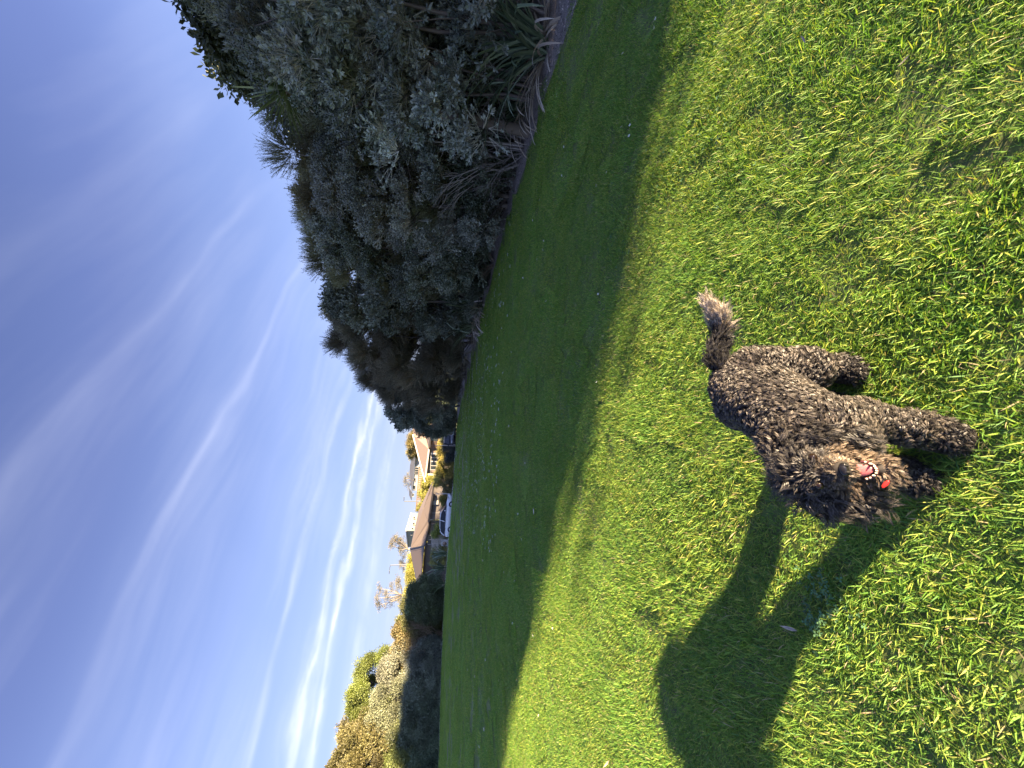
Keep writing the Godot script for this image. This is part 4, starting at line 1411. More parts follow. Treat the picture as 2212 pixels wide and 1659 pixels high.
func build_far() -> void:
	# road and kerb
	var rb := MB.new()
	var prev := []
	for i in 60:
		var x := -70.0 + i * 2.0
		var z0 := far_z(x) - 3.2
		var row := [Vector3(x, -0.49, z0), Vector3(x, -0.49, z0 - 6.5)]
		if prev: rb.quad(prev[0], row[0], row[1], prev[1])
		prev = row
	var asphalt := mat("asphalt", Color(1, 1, 1), 0.9, false)
	asphalt.albedo_texture = noise_tex(512, 0.05, [[0.0, 1.0], [lin(0.05, 0.05, 0.052), lin(0.13, 0.13, 0.128)]], 4, 21)
	asphalt.uv1_triplanar = true
	asphalt.uv1_world_triplanar = true
	structure("road", rb.mesh(), asphalt, "grey road between the lawn and the houses")
	var kb := MB.new()
	for i in 59:
		var x := -70.0 + i * 2.0
		var z0 := far_z(x) - 3.1
		var z1 := far_z(x + 2.0) - 3.1
		bar(kb, Vector3(x, -0.46, z0), Vector3(x + 2.0, -0.46, z1), 0.14, 0.15)
	structure("kerb", kb.mesh(), mat("concrete", lin(0.36, 0.35, 0.33), 0.9, false), "pale concrete kerb along the road")
	build_houses()
	build_far_plants()
	# cars
	var pa := P3(qb(1150, 1170), -42.0)
	var pb := P3(qb(1170, 250), -43.0)
	car("white hatchback parked side-on behind the lawn crest", lin(0.74, 0.76, 0.80), Vector3((pa.x + pb.x) / 2, -0.49, -42.5), 0.06)
	var so := P3(qa(1200, 150), -38.5)
	offroader(Vector3(so.x, -0.49, -38.5), 0.15)
	var sg := P3(qa(1150, 470), -41.5)
	car("dark grey car nose-on beside the white off-roader", lin(0.03, 0.032, 0.036), Vector3(sg.x, -0.49, -43.5), -1.3)
	street_lamp("tall street lamp with a short arm beside the bushy gum tree", P3(qc(405, 520), -72.0), P3(qc(388, 612), -72.0))
	street_lamp("street lamp behind the timber deck rail", P3(qb(175, 410), -74.0), P3(qb(172, 372), -74.0))

func build_houses() -> void:
	var white := mat("white_trim", lin(0.42, 0.41, 0.39), 0.6, false)
	var glass := mat("window_glass", lin(0.03, 0.04, 0.045), 0.06, false)
	var cream := mat("cream_plaster", lin(0.22, 0.18, 0.135), 0.9, false)
	var taupe := mat("taupe_plaster", lin(0.21, 0.185, 0.17), 0.9, false)
	var brown := mat("brown_steel_roof", lin(0.19, 0.15, 0.115), 0.5, false)
	var tiles := mat("brown_tile_roof", Color(1, 1, 1), 0.8, false)
	tiles.albedo_texture = noise_tex(512, 0.08, [[0.0, 0.5, 1.0], [lin(0.13, 0.10, 0.08), lin(0.19, 0.145, 0.12), lin(0.24, 0.19, 0.16)]], 3, 41)
	tiles.uv1_triplanar = true
	tiles.uv1_world_triplanar = true
	var gutter := mat("dark_gutter", lin(0.05, 0.045, 0.045), 0.5, false)
	var grey_roof := mat("grey_roof", lin(0.11, 0.115, 0.125), 0.6, false)
	var brick := mat("pink_brick", lin(0.20, 0.14, 0.11), 0.9, false)
	# ---- low house with brown steel roof, garage wing
	var A := thing("bungalow", "low house with brown ribbed steel roof behind the white hatchback", "house", Vector3.ZERO, "houses across the road")
	var R0 := P3(qb(310, 1440), -53.0)
	var R1 := P3(qb(485, 620), -55.0)
	var ap := P3(qb(588, 560), -50.5)
	var va := P3(qb(692, 800), -48.8)
	var E0 := P3(qb(612, 1378), -48.6)
	var E1 := P3(qb(702, 862), -48.8)
	var Rr := P3(qb(772, 10), -55.0)
	var Wr := P3(qb(797, 55), -48.2)
	slab(A, "roof", [R0, R1, ap, va, E1, E0], brown)
	slab(A, "roof", [R1, Rr, Wr + Vector3(0, 0.05, -1.5), ap], brown)
	slab(A, "roof", [ap, Wr, va + Vector3(0, 0, 0.4)], brown)
	var rib := MB.new()
	ribbed(rib, E0, E1, R0, R0.lerp(R1, 0.62), 24)
	ribbed(rib, va.lerp(Wr, 0.02), Wr, ap, ap.lerp(Wr, 0.4), 2)
	part(A, "roof_ribs", rib.mesh(), brown)
	var gb := MB.new()
	bar(gb, E0 + Vector3(-0.1, -0.1, 0.1), E1 + Vector3(0, -0.1, 0.1), 0.14, 0.16)
	bar(gb, va + Vector3(0, -0.12, 0.5), Wr + Vector3(0, -0.12, 0.1), 0.2, 0.16)
	part(A, "gutter", gb.mesh(), gutter)
	var gy := -0.5
	wall(A, E0 + Vector3(0.35, -0.12, -0.5), E1 + Vector3(0, -0.12, -0.5), gy, cream)
	wall(A, va + Vector3(-0.1, -0.15, -0.2), Wr + Vector3(-0.4, -0.15, -0.6), gy, taupe)
	wall(A, R1 + Vector3(0, -1.6, -4.0), Rr + Vector3(0, -0.6, -3.0), gy, taupe)
	window(A, qb(686, 1345), qb(775, 1140), -49.0, 2, white, glass)
	window(A, qb(768, 660), qb(945, 515), -49.05, 2, white, glass)
	var mb := MB.new()
	var m0 := P3(qb(850, 435), -48.9)
	mb.box(Transform3D(Basis(), m0), Vector3(0.5, 0.85, 0.2), 0.02)
	part(A, "meter_box", mb.mesh(), white)
	var dp := MB.new()
	var d0 := P3(qb(760, 905), -48.8)
	dp.tube([d0, Vector3(d0.x, gy, d0.z)], [0.05, 0.05], 6)
	part(A, "downpipe", dp.mesh(), taupe)
	# gable side and the receding dark roof of its garage wing
	var L0 := P3(qc(722, 255), -53.0)
	var L1 := P3(qc(948, 203), -48.6)
	var L2 := P3(qc(884, 995), -53.0)
	var L3 := P3(qc(866, 1000), -55.0)
	slab(A, "roof", [L0, L1 + Vector3(-0.05, 0, 0), L2, L3], brown)
	rib = MB.new()
	ribbed(rib, L1, L2, L0, L3, 22)
	part(A, "roof_ribs", rib.mesh(), brown)
	gb = MB.new()
	bar(gb, R0 + Vector3(0, 0.04, 0.02), E0 + Vector3(0, 0.04, 0.02), 0.16, 0.10)
	part(A, "barge_board", gb.mesh(), gutter)
	wall(A, L1 + Vector3(0.0, -0.12, -0.6), L2 + Vector3(0, -0.12, -0.6), gy, taupe)
	# ---- brown tiled house
	var B := thing("tiled_house", "house with brown tiled hip roof and white fascia behind the golden hedge", "house", Vector3.ZERO, "houses across the road")
	var bR := P3(qa(372, 340), -57.0)
	var bL := P3(qa(642, 1375), -52.0)
	var bE0 := P3(qa(622, 1262), -51.0)
	var bE1 := P3(qa(700, 648), -51.5)
	var bV := P3(qa(600, 260), -56.0)
	var bRR := P3(qa(340, 60), -58.0)
	slab(B, "roof", [bR, bL, bE0, bE1, bV], tiles)
	slab(B, "roof", [bR, bV, bV + Vector3(4.0, 0.2, 0), bRR + Vector3(1.0, 0, 0)], tiles)
	slab(B, "roof", [P3(qa(640, 380), -54.0), P3(qa(705, 640), -51.4), P3(qa(725, 560), -50.5), P3(qa(735, 120), -50.5), P3(qa(600, 120), -54.0)], tiles)
	gb = MB.new()
	bar(gb, bE0 + Vector3(0, -0.08, 0.1), bE1 + Vector3(0, -0.08, 0.1), 0.2, 0.16)
	bar(gb, bR + Vector3(0, 0.06, 0.05), bL + Vector3(0, 0.06, 0.05), 0.14, 0.14)
	part(B, "fascia", gb.mesh(), white)
	gb = MB.new()
	bar(gb, P3(qa(735, 600), -50.4), P3(qa(745, 130), -50.4), 0.18, 0.16)
	part(B, "gutter", gb.mesh(), gutter)
	wall(B, bE0 + Vector3(0.3, -0.15, -0.7), bE1 + Vector3(0, -0.15, -0.7), gy, taupe)
	wall(B, bE1 + Vector3(0.0, -0.2, -0.5), P3(qa(745, 90), -51.2), gy, brick)
	window(B, qa(745, 1105), qa(890, 930), -51.6, 2, white, glass)
	window(B, qa(752, 915), qa(893, 770), -51.7, 2, white, glass)
	window(B, qa(785, 480), qa(905, 375), -51.1, 1, gutter, glass)
	for q in [[690, 1210], [770, 715], [760, 745], [765, 1145]]:
		var c0 := P3(qa(q[0], q[1]), -51.2)
		var cb := MB.new()
		cb.box(Transform3D(Basis(), Vector3(c0.x, (c0.y + gy) / 2, c0.z)), Vector3(0.22, c0.y - gy, 0.22), 0.02)
		part(B, "porch_post", cb.mesh(), white if q[0] < 765 else brick)
	# ---- white two-storey house on the rise
	var C := thing("two_storey_house", "white two-storey house with grey hip roof above the timber deck", "house", Vector3.ZERO, "houses across the road")
	var cz := -88.0
	var cr0 := P3(qa(292, 1150), cz - 4.0)
	var cr1 := P3(qa(300, 1000), cz - 4.0)
	var ce0 := P3(qa(342, 1600), cz)
	var ce1 := P3(qa(392, 990), cz)
	slab(C, "roof", [cr0, P3(qa(340, 1590), cz), ce1, cr1], grey_roof)
	slab(C, "roof", [cr1, ce1, P3(qa(445, 690), cz + 1.0), P3(qa(360, 830), cz - 3.0), P3(qa(385, 700), cz - 3.0)], grey_roof)
	slab(C, "roof", [P3(qa(280, 1660), cz - 5.0), P3(qa(330, 1770), cz - 1.0), P3(qa(345, 1600), cz - 0.5), P3(qa(282, 1500), cz - 5.0)], grey_roof)
	var wc := mat("white_weatherboard", lin(0.40, 0.40, 0.39), 0.8, false)
	var cy := 3.0
	wall(C, ce0 + Vector3(0.3, -0.1, -0.4), ce1 + Vector3(0, -0.1, -0.4), cy, wc)
	wall(C, ce1 + Vector3(0.0, -0.1, -0.6), P3(qa(440, 720), cz - 0.4), cy, wc)
	window(C, qa(385, 1352), qa(425, 1285), cz - 0.4, 1, white, glass)
	window(C, qa(405, 1200), qa(490, 1050), cz - 0.4, 3, white, glass)
	window(C, qa(362, 1530), qa(420, 1445), cz - 0.4, 1, white, glass)
	window(C, qa(345, 1690), qa(385, 1620), cz - 0.4, 1, white, glass)
	# timber deck and rail on the slope in front of it
	var D := thing("timber_deck", "orange timber deck rail stepping down the slope under the white house", "deck", Vector3.ZERO)
	var t0 := P3(qa(500, 1050), -80.0)
	var t1 := P3(qa(430, 1990), -80.0)
	var timber := mat("warm_timber", lin(0.25, 0.16, 0.095), 0.8, false)
	var db := MB.new()
	bar(db, t0, t1, 0.16, 0.12)
	bar(db, t0 + Vector3(0, -1.0, 0), t1 + Vector3(0, -1.0, 0), 0.22, 0.16)
	part(D, "rail", db.mesh(), timber)
	for i in 24:
		var q := t0.lerp(t1, i / 23.0)
		var pb := MB.new()
		pb.box(Transform3D(Basis(), q + Vector3(0, -0.9, 0.02)), Vector3(0.22, 1.9, 0.14))
		part(D, "post", pb.mesh(), timber)
	# ---- pale two-storey house
	var G := thing("two_storey_house", "pale green-grey two-storey house with white roof edge behind the bungalow", "house", Vector3.ZERO, "houses across the road")
	var gz := -84.0
	var pale := mat("pale_grey_green_wall", lin(0.26, 0.27, 0.23), 0.85, false)
	var g0 := P3(qb(222, 1045), gz)
	var g1 := P3(qb(335, 665), gz - 6.0)
	var g2 := P3(qb(262, 1405), gz - 3.0)
	wall(G, g0 + Vector3(0, -0.1, 0), g1 + Vector3(0, -0.1, 0), 2.0, mat("pale_cream_wall", lin(0.21, 0.21, 0.175), 0.85, false))
	wall(G, g2 + Vector3(0, -0.1, 0), g0 + Vector3(0, -0.1, 0), 2.0, pale)
	slab(G, "roof", [g2, g0, g1, g1 + Vector3(-2, 0.6, -5), g2 + Vector3(0, 0.4, -6)], grey_roof)
	gb = MB.new()
	bar(gb, g0 + Vector3(0, 0.05, 0.08), g1 + Vector3(0, 0.05, 0.08), 0.28, 0.2)
	bar(gb, g2 + Vector3(0, 0.05, 0.08), g0 + Vector3(0, 0.05, 0.08), 0.2, 0.2)
	part(G, "fascia", gb.mesh(), white)
	window(G, qb(320, 1145), qb(352, 1095), gz - 0.6, 1, white, glass)
	window(G, qb(335, 1030), qb(375, 985), gz - 0.2, 1, white, glass)
	window(G, qb(362, 920), qb(405, 870), gz - 1.6, 1, white, glass)
	window(G, qb(372, 790), qb(410, 740), gz - 3.6, 1, white, glass)
	# ---- paling fence and heat pump beside the bungalow
	var Fn := thing("paling_fence", "weathered pale timber paling fence beside the bungalow", "fence", Vector3.ZERO)
	var f0 := P3(qb(755, 1485), -46.3)
	var f1 := P3(qb(790, 1150), -46.6)
	var pm := [mat("pale_paling", lin(0.50, 0.43, 0.36), 0.9, false), mat("grey_paling", lin(0.40, 0.36, 0.31), 0.9, false)]
	for i in 16:
		var q := f0.lerp(f1, i / 15.0)
		var fb := MB.new()
		fb.box(Transform3D(Basis(), Vector3(q.x, (q.y + gy) / 2 + rf(-0.02, 0.02), q.z)), Vector3(0.105, q.y - gy, 0.025))
		part(Fn, "paling", fb.mesh(), pm[rng.randi() % 2])
	var hp0 := P3(qb(1045, 1312), -45.8)
	var Hp := thing("heat_pump", "white heat pump unit with round fan standing by the paling fence", "heat pump", Vector3(hp0.x, gy, hp0.z))
	var hb := MB.new()
	hb.box(Transform3D(Basis(), Vector3(0, 0.75, 0)), Vector3(0.66, 0.80, 0.32), 0.02)
	part(Hp, "casing", hb.mesh(), white)
	hb = MB.new()
	hb.tube([Vector3(-0.05, 0.75, 0.15), Vector3(-0.05, 0.75, 0.175)], [0.25, 0.24], 20)
	part(Hp, "fan_grille", hb.mesh(), mat("tan_grille", lin(0.30, 0.22, 0.15), 0.7, false))
	hb = MB.new()
	for s in [-0.25, 0.25]: hb.box(Transform3D(Basis(), Vector3(s, 0.17, 0)), Vector3(0.06, 0.34, 0.30))
	part(Hp, "stand", hb.mesh(), gutter)

func build_far_plants() -> void:
	var cl := [clump_far(0.42, 0.13, 70), clump_far(0.42, 0.11, 80)]
	var cf := [clump_far(0.40, 0.16, 80, 0.8)]
	var m := leafmat("far_leaf", 0.5, 0.4)
	var gl := "shrubs along the far lawn edge"
	var dk := Color(0.07, 0.09, 0.05)
	var spec := [
		["round_shrub", "dark green rounded shrub next to the far flax clumps", 1292, 1.5, 882, 2.2, dk, Color(0.093, 0.129, 0.050), cl, 0.0],
		["olive_shrub", "olive-gold sunlit shrub beside the bare fan of stems", 1325, 3.0, 858, 2.4, Color(0.100, 0.108, 0.033), Color(0.162, 0.165, 0.053), cl, 0.05],
		["olive_shrub", "brownish shrub behind the bare fan of stems", 1385, 4.0, 846, 2.6, Color(0.150, 0.122, 0.053), Color(0.206, 0.179, 0.080), cf, 0.05],
		["grey_shrub", "dull grey shrub at the far lawn edge below the yellow-green tree", 1432, 1.6, 882, 2.3, Color(0.075, 0.091, 0.071), Color(0.177, 0.204, 0.159), cl, 0.0],
		["pale_shrub", "pale pinkish-silver shrub in front of the yellow-green tree", 1445, 3.2, 815, 2.9, Color(0.138, 0.144, 0.099), Color(0.250, 0.259, 0.192), cl, 0.2],
		["leafy_tree", "round yellow-green tree standing above the pale shrubs", 1475, 6.0, 752, 3.9, Color(0.100, 0.136, 0.026), Color(0.187, 0.223, 0.047), cl, 0.25],
		["grey_shrub", "silvery grey shrub low at the lawn edge beside the flax", 1505, 1.8, 872, 2.5, Color(0.084, 0.108, 0.074), Color(0.225, 0.268, 0.200), cl, 0.0],
		["pale_shrub", "pale cream-green shrub between tree and brown tea tree", 1525, 3.4, 800, 3.1, Color(0.138, 0.151, 0.080), Color(0.250, 0.272, 0.173), cl, 0.15],
		["grey_shrub", "dark glossy shrub at the lawn edge under the cream-green shrub", 1560, 1.6, 865, 2.4, Color(0.057, 0.080, 0.050), Color(0.168, 0.216, 0.149), cl, 0.0],
		["olive_shrub", "bright olive shrub under the brown tea tree", 1595, 3.0, 832, 2.6, Color(0.106, 0.129, 0.040), Color(0.187, 0.215, 0.080), cl, 0.1],
		["tea_tree", "tall russet and olive tea tree at the end of the far planting", 1612, 5.0, 714, 4.0, Color(0.106, 0.093, 0.040), Color(0.174, 0.165, 0.060), cf, 0.25],
		["olive_shrub", "yellow-green shrub at the far planting beyond the tea tree", 1655, 2.6, 815, 2.8, Color(0.100, 0.129, 0.033), Color(0.174, 0.201, 0.066), cl, 0.05],
		["grey_shrub", "dark leafy shrub at the foot of the yellow-green shrub", 1630, 1.4, 880, 2.2, Color(0.046, 0.076, 0.045), Color(0.112, 0.150, 0.090), cl, 0.0],
		["tea_tree", "russet tea tree continuing the far planting", 1720, 4.0, 740, 3.4, Color(0.106, 0.100, 0.040), Color(0.162, 0.158, 0.060), cf, 0.2],
	]
	for s in spec:
		var p := place_far(s[2], s[3])
		var h := top_at(s[4], s[2], p)
		shrub(s[0], s[1], "tree" if "tree" in s[0] else "shrub", p, h, s[5], s[5] * 0.9, {"sprig": s[8], "mat": m, "col_a": s[6], "col_b": s[7], "lumps": 130, "per": 20, "lump": 0.22, "low": minf(s[9], 0.04), "size": 1.05, "prof": 0.42, "group": gl, "bark_r": 0.03})
	for q in [[1197, 2.3, "far flax clump beside the paling fence"], [1228, 2.6, "middle one of the far flax clumps in a row"], [1262, 2.4, "far flax clump touching the dark rounded shrub"], [1582, 2.0, "far flax clump under the olive shrub"], [1640, 2.2, "far flax clump below the dark leafy shrub"]]:
		flax(q[2], place_far(q[0], 1.0), q[1], 34, 8, "flax clumps at the far lawn edge")
	var bare := place_far(1372, 1.6)
	twiggy("bare brown fan-shaped shrub of upright stems at the far lawn edge", "bare_shrub", bare, top_at(838, 1365, bare) * 0.72, 0.75, lin(0.24, 0.18, 0.13), 20, 3)
	# plants in front of and behind the houses
	var gh := "garden shrubs in front of the houses"
	var garden := [
		["golden_shrub", "golden-green shrub at the porch end of the hedge", qa(900, 640), -46.5, 1.2, Color(0.24, 0.22, 0.05), Color(0.40, 0.34, 0.09)],
		["golden_shrub", "golden-green hedge shrub below the porch window", qa(905, 850), -46.5, 1.3, Color(0.24, 0.22, 0.05), Color(0.42, 0.35, 0.09)],
		["golden_shrub", "golden-green hedge shrub below the wide window", qa(890, 1060), -46.5, 1.3, Color(0.22, 0.21, 0.05), Color(0.38, 0.33, 0.08)],
		["golden_shrub", "large yellow-green shrub at the corner between the two houses", qa(790, 1330), -46.5, 1.5, Color(0.20, 0.21, 0.05), Color(0.36, 0.34, 0.09)],
		["green_shrub", "dark strappy shrub under the sapling by the hedge", qa(1010, 720), -43.8, 0.95, Color(0.05, 0.06, 0.05), Color(0.11, 0.12, 0.09)],
		["green_shrub", "small dark shrub beside the grey car", qa(985, 400), -45.0, 0.8, Color(0.05, 0.07, 0.045), Color(0.12, 0.15, 0.09)],
		["green_shrub", "bright green bush at the cream wall of the bungalow", qb(775, 1050), -46.8, 0.95, Color(0.13, 0.17, 0.03), Color(0.27, 0.31, 0.06)],
		["green_shrub", "small yellow-green bush under the meter box", qb(950, 395), -46.8, 0.5, Color(0.20, 0.20, 0.04), Color(0.33, 0.31, 0.07)],
		["green_shrub", "yellow-green bush between the paling fence and the flax", qb(690, 1620), -46.0, 1.0, Color(0.22, 0.22, 0.05), Color(0.36, 0.34, 0.08)],
		["green_shrub", "leafy shrub with yellowing leaves behind the nose of the white hatchback", qa(1010, 1480), -45.5, 0.9, Color(0.10, 0.11, 0.04), Color(0.30, 0.25, 0.08)],
	]
	for g in garden:
		var tp := P3(g[2], g[3])
		var hh := tp.y + 0.5
		shrub(g[0], g[1], "shrub", Vector3(tp.x, -0.5, tp.z), hh, g[4], g[4] * 0.9, {"sprig": cl, "mat": m, "col_a": g[5], "col_b": g[6], "lumps": 20, "per": 12, "lump": 0.3, "low": 0.02, "size": 0.75, "group": gh, "bark_r": 0.02})
	var bank := "trees and hedges on the rise behind the houses"
	for i in 7:
		var q := qc(lerpf(690.0, 610.0, i / 6.0), 430.0 + i * 130.0)
		var tp := P3(q, -72.0 + i * 1.2)
		var y0 := height(tp.x, tp.z)
		var words: String = ["next to the street lamp", "one along from the street lamp", "under the open gap of the gum trees", "in the middle of the row", "below the umbrella pine", "beside the umbrella pine", "meeting the dark rounded shrub"][i]
		shrub("hedge_tree", "golden-green hedge tree on the rise, " + words, "tree", Vector3(tp.x, y0, tp.z), maxf(tp.y - y0, 2.0), 3.0, 2.0, {"sprig": cl, "mat": m, "col_a": Color(0.20, 0.20, 0.035), "col_b": Color(0.36, 0.33, 0.07), "lumps": 34, "per": 12, "lump": 0.26, "low": 0.0, "size": 1.3, "group": bank})
	for g in [[qa(560, 1450), -66.0, "yellow-green shrub on the slope under the deck rail", Color(0.22, 0.22, 0.04), Color(0.36, 0.34, 0.07), 2.6], [qb(440, 430), -66.0, "yellow-green shrub on the slope above the bungalow ridge", Color(0.22, 0.22, 0.04), Color(0.36, 0.34, 0.07), 2.6], [qa(250, 480), -80.0, "brown and green tree rising behind the tiled roof", Color(0.15, 0.13, 0.05), Color(0.30, 0.24, 0.08), 3.2], [qa(215, 640), -82.0, "yellowish tree behind the tiled roof ridge", Color(0.20, 0.18, 0.05), Color(0.34, 0.29, 0.09), 3.0]]:
		var tp := P3(g[0], g[1])
		var y0 := height(tp.x, tp.z)
		shrub("garden_tree", g[2], "tree", Vector3(tp.x, y0, tp.z), tp.y - y0, g[5], g[5], {"sprig": cl, "mat": m, "col_a": g[3], "col_b": g[4], "lumps": 34, "per": 14, "lump": 0.24, "low": 0.05, "size": 1.2, "group": bank})
	# gum trees and the umbrella pine on the skyline: bare limbs carrying separate clouds of leaves
	skyline_tree("umbrella-shaped gum tree standing alone on the skyline", qc(175, 1080), qc(600, 1020), -120.0, [qc(230, 900), qc(190, 1060), qc(230, 1170), qc(330, 980), qc(340, 1110), qc(420, 900), qc(420, 1120), qc(500, 1000), qc(540, 830), qc(560, 1080), qc(520, 760)], 1.8)
	skyline_tree("sparse gum tree on the skyline behind the pale house", qc(420, 130), qc(690, 260), -110.0, [qc(430, 110), qc(490, 75), qc(560, 110), qc(560, 190), qc(570, 280), qc(480, 140), qc(620, 150), qc(640, 330), qc(410, 200)], 1.5)
	skyline_tree("little gum tree beside the street lamp on the skyline", qc(570, 480), qc(680, 520), -110.0, [qc(570, 470), qc(560, 530), qc(610, 470), qc(620, 590)], 1.1)
	skyline_tree("small gum tree above the white house roof", qa(200, 1280), qa(320, 1330), -112.0, [qa(190, 1300), qa(195, 1370), qa(260, 1240), qa(265, 1470)], 1.2)
	# saplings with pale trunks by the drive
	for s in [[qa(845, 575), -42.6, "thin pale sapling trunk beside the dark strappy shrub"], [qa(855, 1632), -43.4, "thin pale post of a young tree before the bungalow corner"]]:
		var tp := P3(s[0], s[1])
		var t := thing("sapling", s[2], "sapling", Vector3(tp.x, -0.5, tp.z), "young trees by the drive")
		var b := MB.new()
		b.tube([Vector3(0, 0, 0), Vector3(0.03, (tp.y + 0.5) * 0.5, 0), Vector3(0, tp.y + 0.5, 0)], [0.045, 0.04, 0.03], 6)
		part(t, "trunk", b.mesh(), mat("pale_trunk", lin(0.55, 0.50, 0.44), 0.8, false))
		b = MB.new()
		for i in 6: grow(b, Vector3(0, (tp.y + 0.5) * rf(0.7, 1.0), 0), (rdir() + Vector3.UP).normalized(), 0.5, 0.012, 2)
		part(t, "branches", b.mesh(), mat("sapling_twig", lin(0.30, 0.20, 0.17), 0.9, false))

func skyline_tree(label: String, top: Vector2, foot: Vector2, z: float, blobs: Array, r: float) -> void:
	var f := P3(foot, z)
	var y0 := height(f.x, f.z)
	var base := Vector3(f.x, y0, f.z)
	var t := thing("gum_tree", label, "tree", base, "gum trees on the skyline")
	var b := MB.new()
	var fork := Vector3(0, maxf(f.y - y0, 1.0), 0)
	b.tube([Vector3.ZERO, fork * 0.5, fork], [0.35, 0.3, 0.26], 7)
	var T := []
	var C := []
	for q in blobs:
		var c: Vector3 = P3(q, z + rf(-2.0, 2.0)) - base
		var m := fork.lerp(c, 0.55) + Vector3(rf(-0.4, 0.4), -0.4, 0)
		b.tube([fork, m, c], [0.16, 0.11, 0.05], 5, false)
		for i in 15:
			var d := rdir()
			T.append(Transform3D(basis_y(rdir(), rf(0, TAU)).scaled(Vector3.ONE * rf(0.7, 1.3) * r * 0.38), c + Vector3(d.x * 1.15, d.y * 0.42, d.z) * r * pow(rng.randf(), 0.5)))
			C.append(Color(0.14, 0.115, 0.075).lerp(Color(0.24, 0.22, 0.13), rng.randf()))
	part(t, "trunk", b.mesh(), mat("gum_bark", lin(0.30, 0.25, 0.21), 0.9, false))
	copies(t, "crown", clump_far(0.9, 0.32, 34), leafmat("gum_leaf", 0.5, 0.35), T, C).set_meta("kind", "stuff")

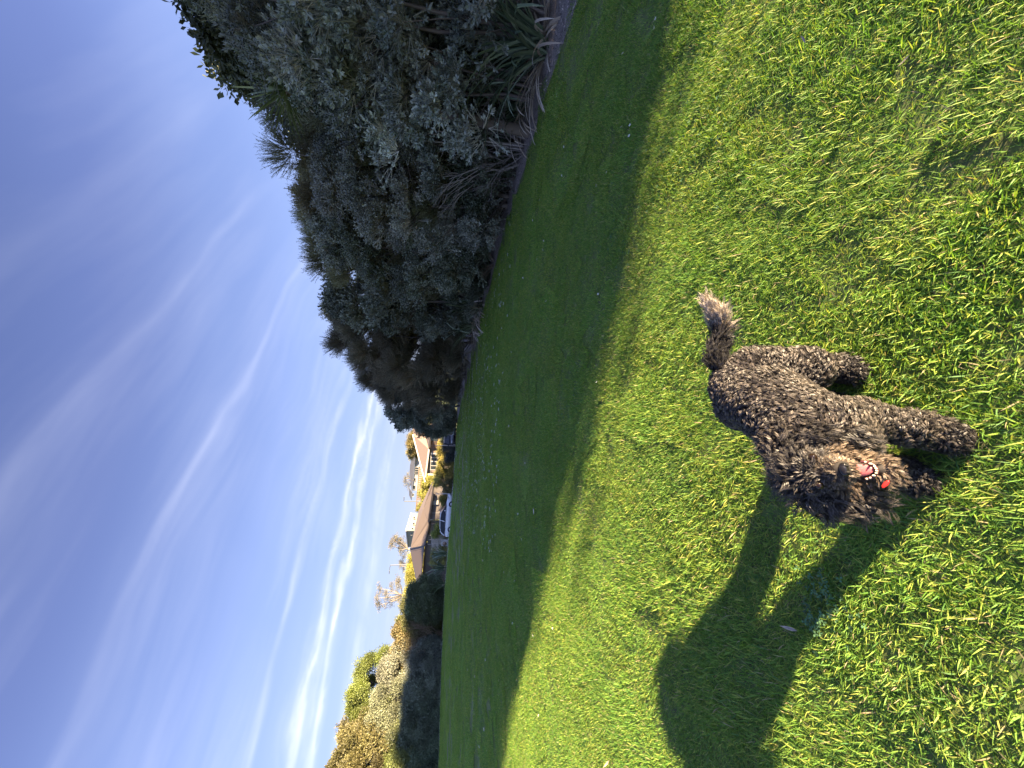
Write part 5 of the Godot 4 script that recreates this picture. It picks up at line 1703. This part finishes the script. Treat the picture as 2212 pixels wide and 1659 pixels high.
# ---------------------------------------------------------------- small things on the lawn
func daisy_mesh() -> Array:
	var b := MB.new()
	for i in 11:
		var a := TAU * i / 11.0
		var d := Vector3(cos(a), 0.12, sin(a)).normalized()
		var s := Vector3(-sin(a), 0, cos(a))
		b.quad(d * 0.003, d * 0.008 + s * 0.0022, d * 0.0115, d * 0.008 - s * 0.0022)
	var e := MB.new()
	ellipsoid(e, Vector3(0, 0.001, 0), Vector3(0.0035, 0, 0), Vector3(0, 0.002, 0), Vector3(0, 0, 0.0035), 8, 4)
	var s := MB.new()
	s.tube([Vector3(0, -0.05, 0), Vector3(0.002, -0.02, 0), Vector3(0, 0, 0)], [0.0007, 0.0007, 0.0007], 3, false)
	return [b.mesh(), e.mesh(), s.mesh()]
func build_small() -> void:
	var dm := daisy_mesh()
	var petal := mat("daisy_petal", lin(0.85, 0.85, 0.84), 0.6, false)
	var eye := mat("daisy_centre", lin(0.6, 0.42, 0.05), 0.7, false)
	var stalk := mat("daisy_stalk", lin(0.10, 0.18, 0.04), 0.7, false)
	# those one can make out singly, at their places on the lawn
	var spots := [[1289, 825], [1359, 293], [1343, 273], [1345, 290], [1361, 270], [1355, 250], [1310, 372], [1288, 401], [1292, 635], [1218, 317], [1335, 160], [1345, 115], [1416, 40], [1203, 206], [1212, 200], [1166, 431], [1151, 476], [1214, 379], [1219, 382], [1160, 410], [1173, 540], [1160, 560], [1175, 520], [1180, 650], [1130, 600], [1118, 1468], [1140, 1580], [1195, 1357], [1078, 1470], [1081, 1478], [1155, 1502], [1048, 1425], [1063, 1357], [1109, 1346], [1129, 1383], [1153, 1373], [1165, 1545], [1010, 1447], [1025, 1461], [1037, 1583], [1045, 1575], [1008, 1615], [1035, 1613], [1052, 1620], [1113, 1255], [1090, 1236], [1120, 1110], [1060, 1116], [1075, 1050], [1038, 1038], [1062, 1190], [1128, 1165], [1015, 1135], [1020, 1240], [1043, 1210], [1135, 1000], [1100, 920], [1070, 860], [1105, 760]]
	for q in spots:
		var p := gnd(q[0], q[1], 0.055)
		if not on_lawn(p.x, p.z): continue
		p.y = height(p.x, p.z) + 0.055
		var t := thing("daisy", "small white daisy standing in the mown grass", "flower", p, "daisies in the lawn")
		var far := clampf(p.length() / 4.5, 1.0, 3.0)
		t.scale = Vector3.ONE * far
		t.rotation = Vector3(rf(-0.3, 0.3) - 0.2, rf(0, TAU), rf(-0.3, 0.3))
		part(t, "petals", dm[0], petal)
		part(t, "flower_centre", dm[1], eye)
		part(t, "stalk", dm[2], stalk)
	# the white drift of daisies along the far edge and the planting
	var T := []
	for i in 6500:
		var x := rf(-46.0, -6.0)
		var z := far_z(x) + absf(rng.randfn()) * (1.1 if x < -16.0 else 0.7) + 0.1
		if rng.randf() < 0.22:
			z = rf(-38.0, -9.0)
			x = bed_x(z) - rf(0.4, 9.0)
		if noise_a.get_noise_2d(x * 0.4, z * 0.4) < -0.12: continue
		if not on_lawn(x, z): continue
		T.append(Transform3D(Basis(Vector3.UP, rf(0, TAU)).scaled(Vector3.ONE * rf(2.4, 4.2)), Vector3(x, height(x, z) + rf(0.05, 0.075), z)))
	var drift := copies(self, "daisy_drift", dm[0], petal, T, [])
	tag(drift, "drift of tiny white daisies along the far lawn edge", "flowers", "", "stuff")
	# fallen leaves and bits
	var leaves := [[1709, 1358, 0.075, lin(0.42, 0.37, 0.31), "curled whitish dead leaf on the shaded grass beside the dog's shadow"], [1155, 1104, 0.10, lin(0.60, 0.55, 0.50), "pale curled dead leaf on the far shaded lawn"], [1740, 85, 0.05, lin(0.55, 0.42, 0.34), "small pinkish dead leaf on the sunny grass"], [1957, 132, 0.035, lin(0.60, 0.52, 0.42), "straw-coloured leaf scrap on the near grass"], [1118, 1254, 0.14, lin(0.12, 0.09, 0.07), "dark brown fallen leaf on the shaded lawn"], [1314, 1650, 0.09, lin(0.55, 0.38, 0.26), "tan fallen leaf on the sunny edge of the lawn"], [1416, 60, 0.12, lin(0.30, 0.34, 0.22), "greyish leaf lying flat on the shaded grass"], [1305, 668, 0.03, lin(0.5, 0.3, 0.25), "tiny brown leaf beside a daisy"]]
	for l in leaves:
		var p := gnd(l[0], l[1], 0.04)
		p.y = height(p.x, p.z) + 0.045
		var b := MB.new()
		var L: float = l[2]
		for s in [-1.0, 1.0]:
			var e := [Vector3(-L * 0.5, 0, 0), Vector3(-L * 0.2, L * 0.05, s * L * 0.09), Vector3(L * 0.15, L * 0.10, s * L * 0.08), Vector3(L * 0.5, L * 0.22, 0)]
			b.quad(e[0], e[1], Vector3(-L * 0.15, -L * 0.02, 0), Vector3(-L * 0.3, 0, 0))
			b.quad(e[1], e[2], Vector3(L * 0.15, L * 0.02, 0), Vector3(-L * 0.15, -L * 0.02, 0))
			b.quad(e[2], e[3], e[3], Vector3(L * 0.15, L * 0.02, 0))
		var o := part(self, "fallen_leaf", b.mesh(), mat("fallen_" + str(l[3].to_rgba32()), l[3], 0.7, false), Transform3D(Basis.from_euler(Vector3(rf(-0.3, 0.3), rf(0, TAU), rf(-0.3, 0.3))), p))
		tag(o, l[4], "leaf", "fallen leaves on the lawn")
	# clover among the grass near the dog's shadow
	var cb := MB.new()
	for i in 3:
		var a := TAU * i / 3.0
		var d := Vector3(cos(a), 0.15, sin(a))
		var s := Vector3(-sin(a), 0, cos(a))
		cb.quad(Vector3.ZERO, d * 0.011 + s * 0.007, d * 0.017, d * 0.011 - s * 0.007)
	T = []
	var C := []
	for c in [[1798, 1300, 0.10, 60], [1770, 1345, 0.06, 24], [1225, 870, 0.4, 90], [1330, 560, 0.5, 90], [1500, 300, 0.4, 70]]:
		var o := gnd(c[0], c[1])
		for i in c[3]:
			var x: float = o.x + rng.randfn() * c[2] * 0.6
			var z: float = o.z + rng.randfn() * c[2] * 0.6
			T.append(Transform3D(Basis.from_euler(Vector3(rf(-0.4, 0.4), rf(0, TAU), rf(-0.4, 0.4))).scaled(Vector3.ONE * rf(0.5, 0.8)), Vector3(x, height(x, z) + rf(0.02, 0.042), z)))
			C.append(Color(0.07, 0.16, 0.07) * rf(0.7, 1.3))
	var clover := copies(self, "clover_leaves", cb.mesh(), leafmat("clover_leaf", 0.8, 0.4), T, C)
	tag(clover, "bluish clover leaves growing among the grass blades", "clover", "", "stuff")
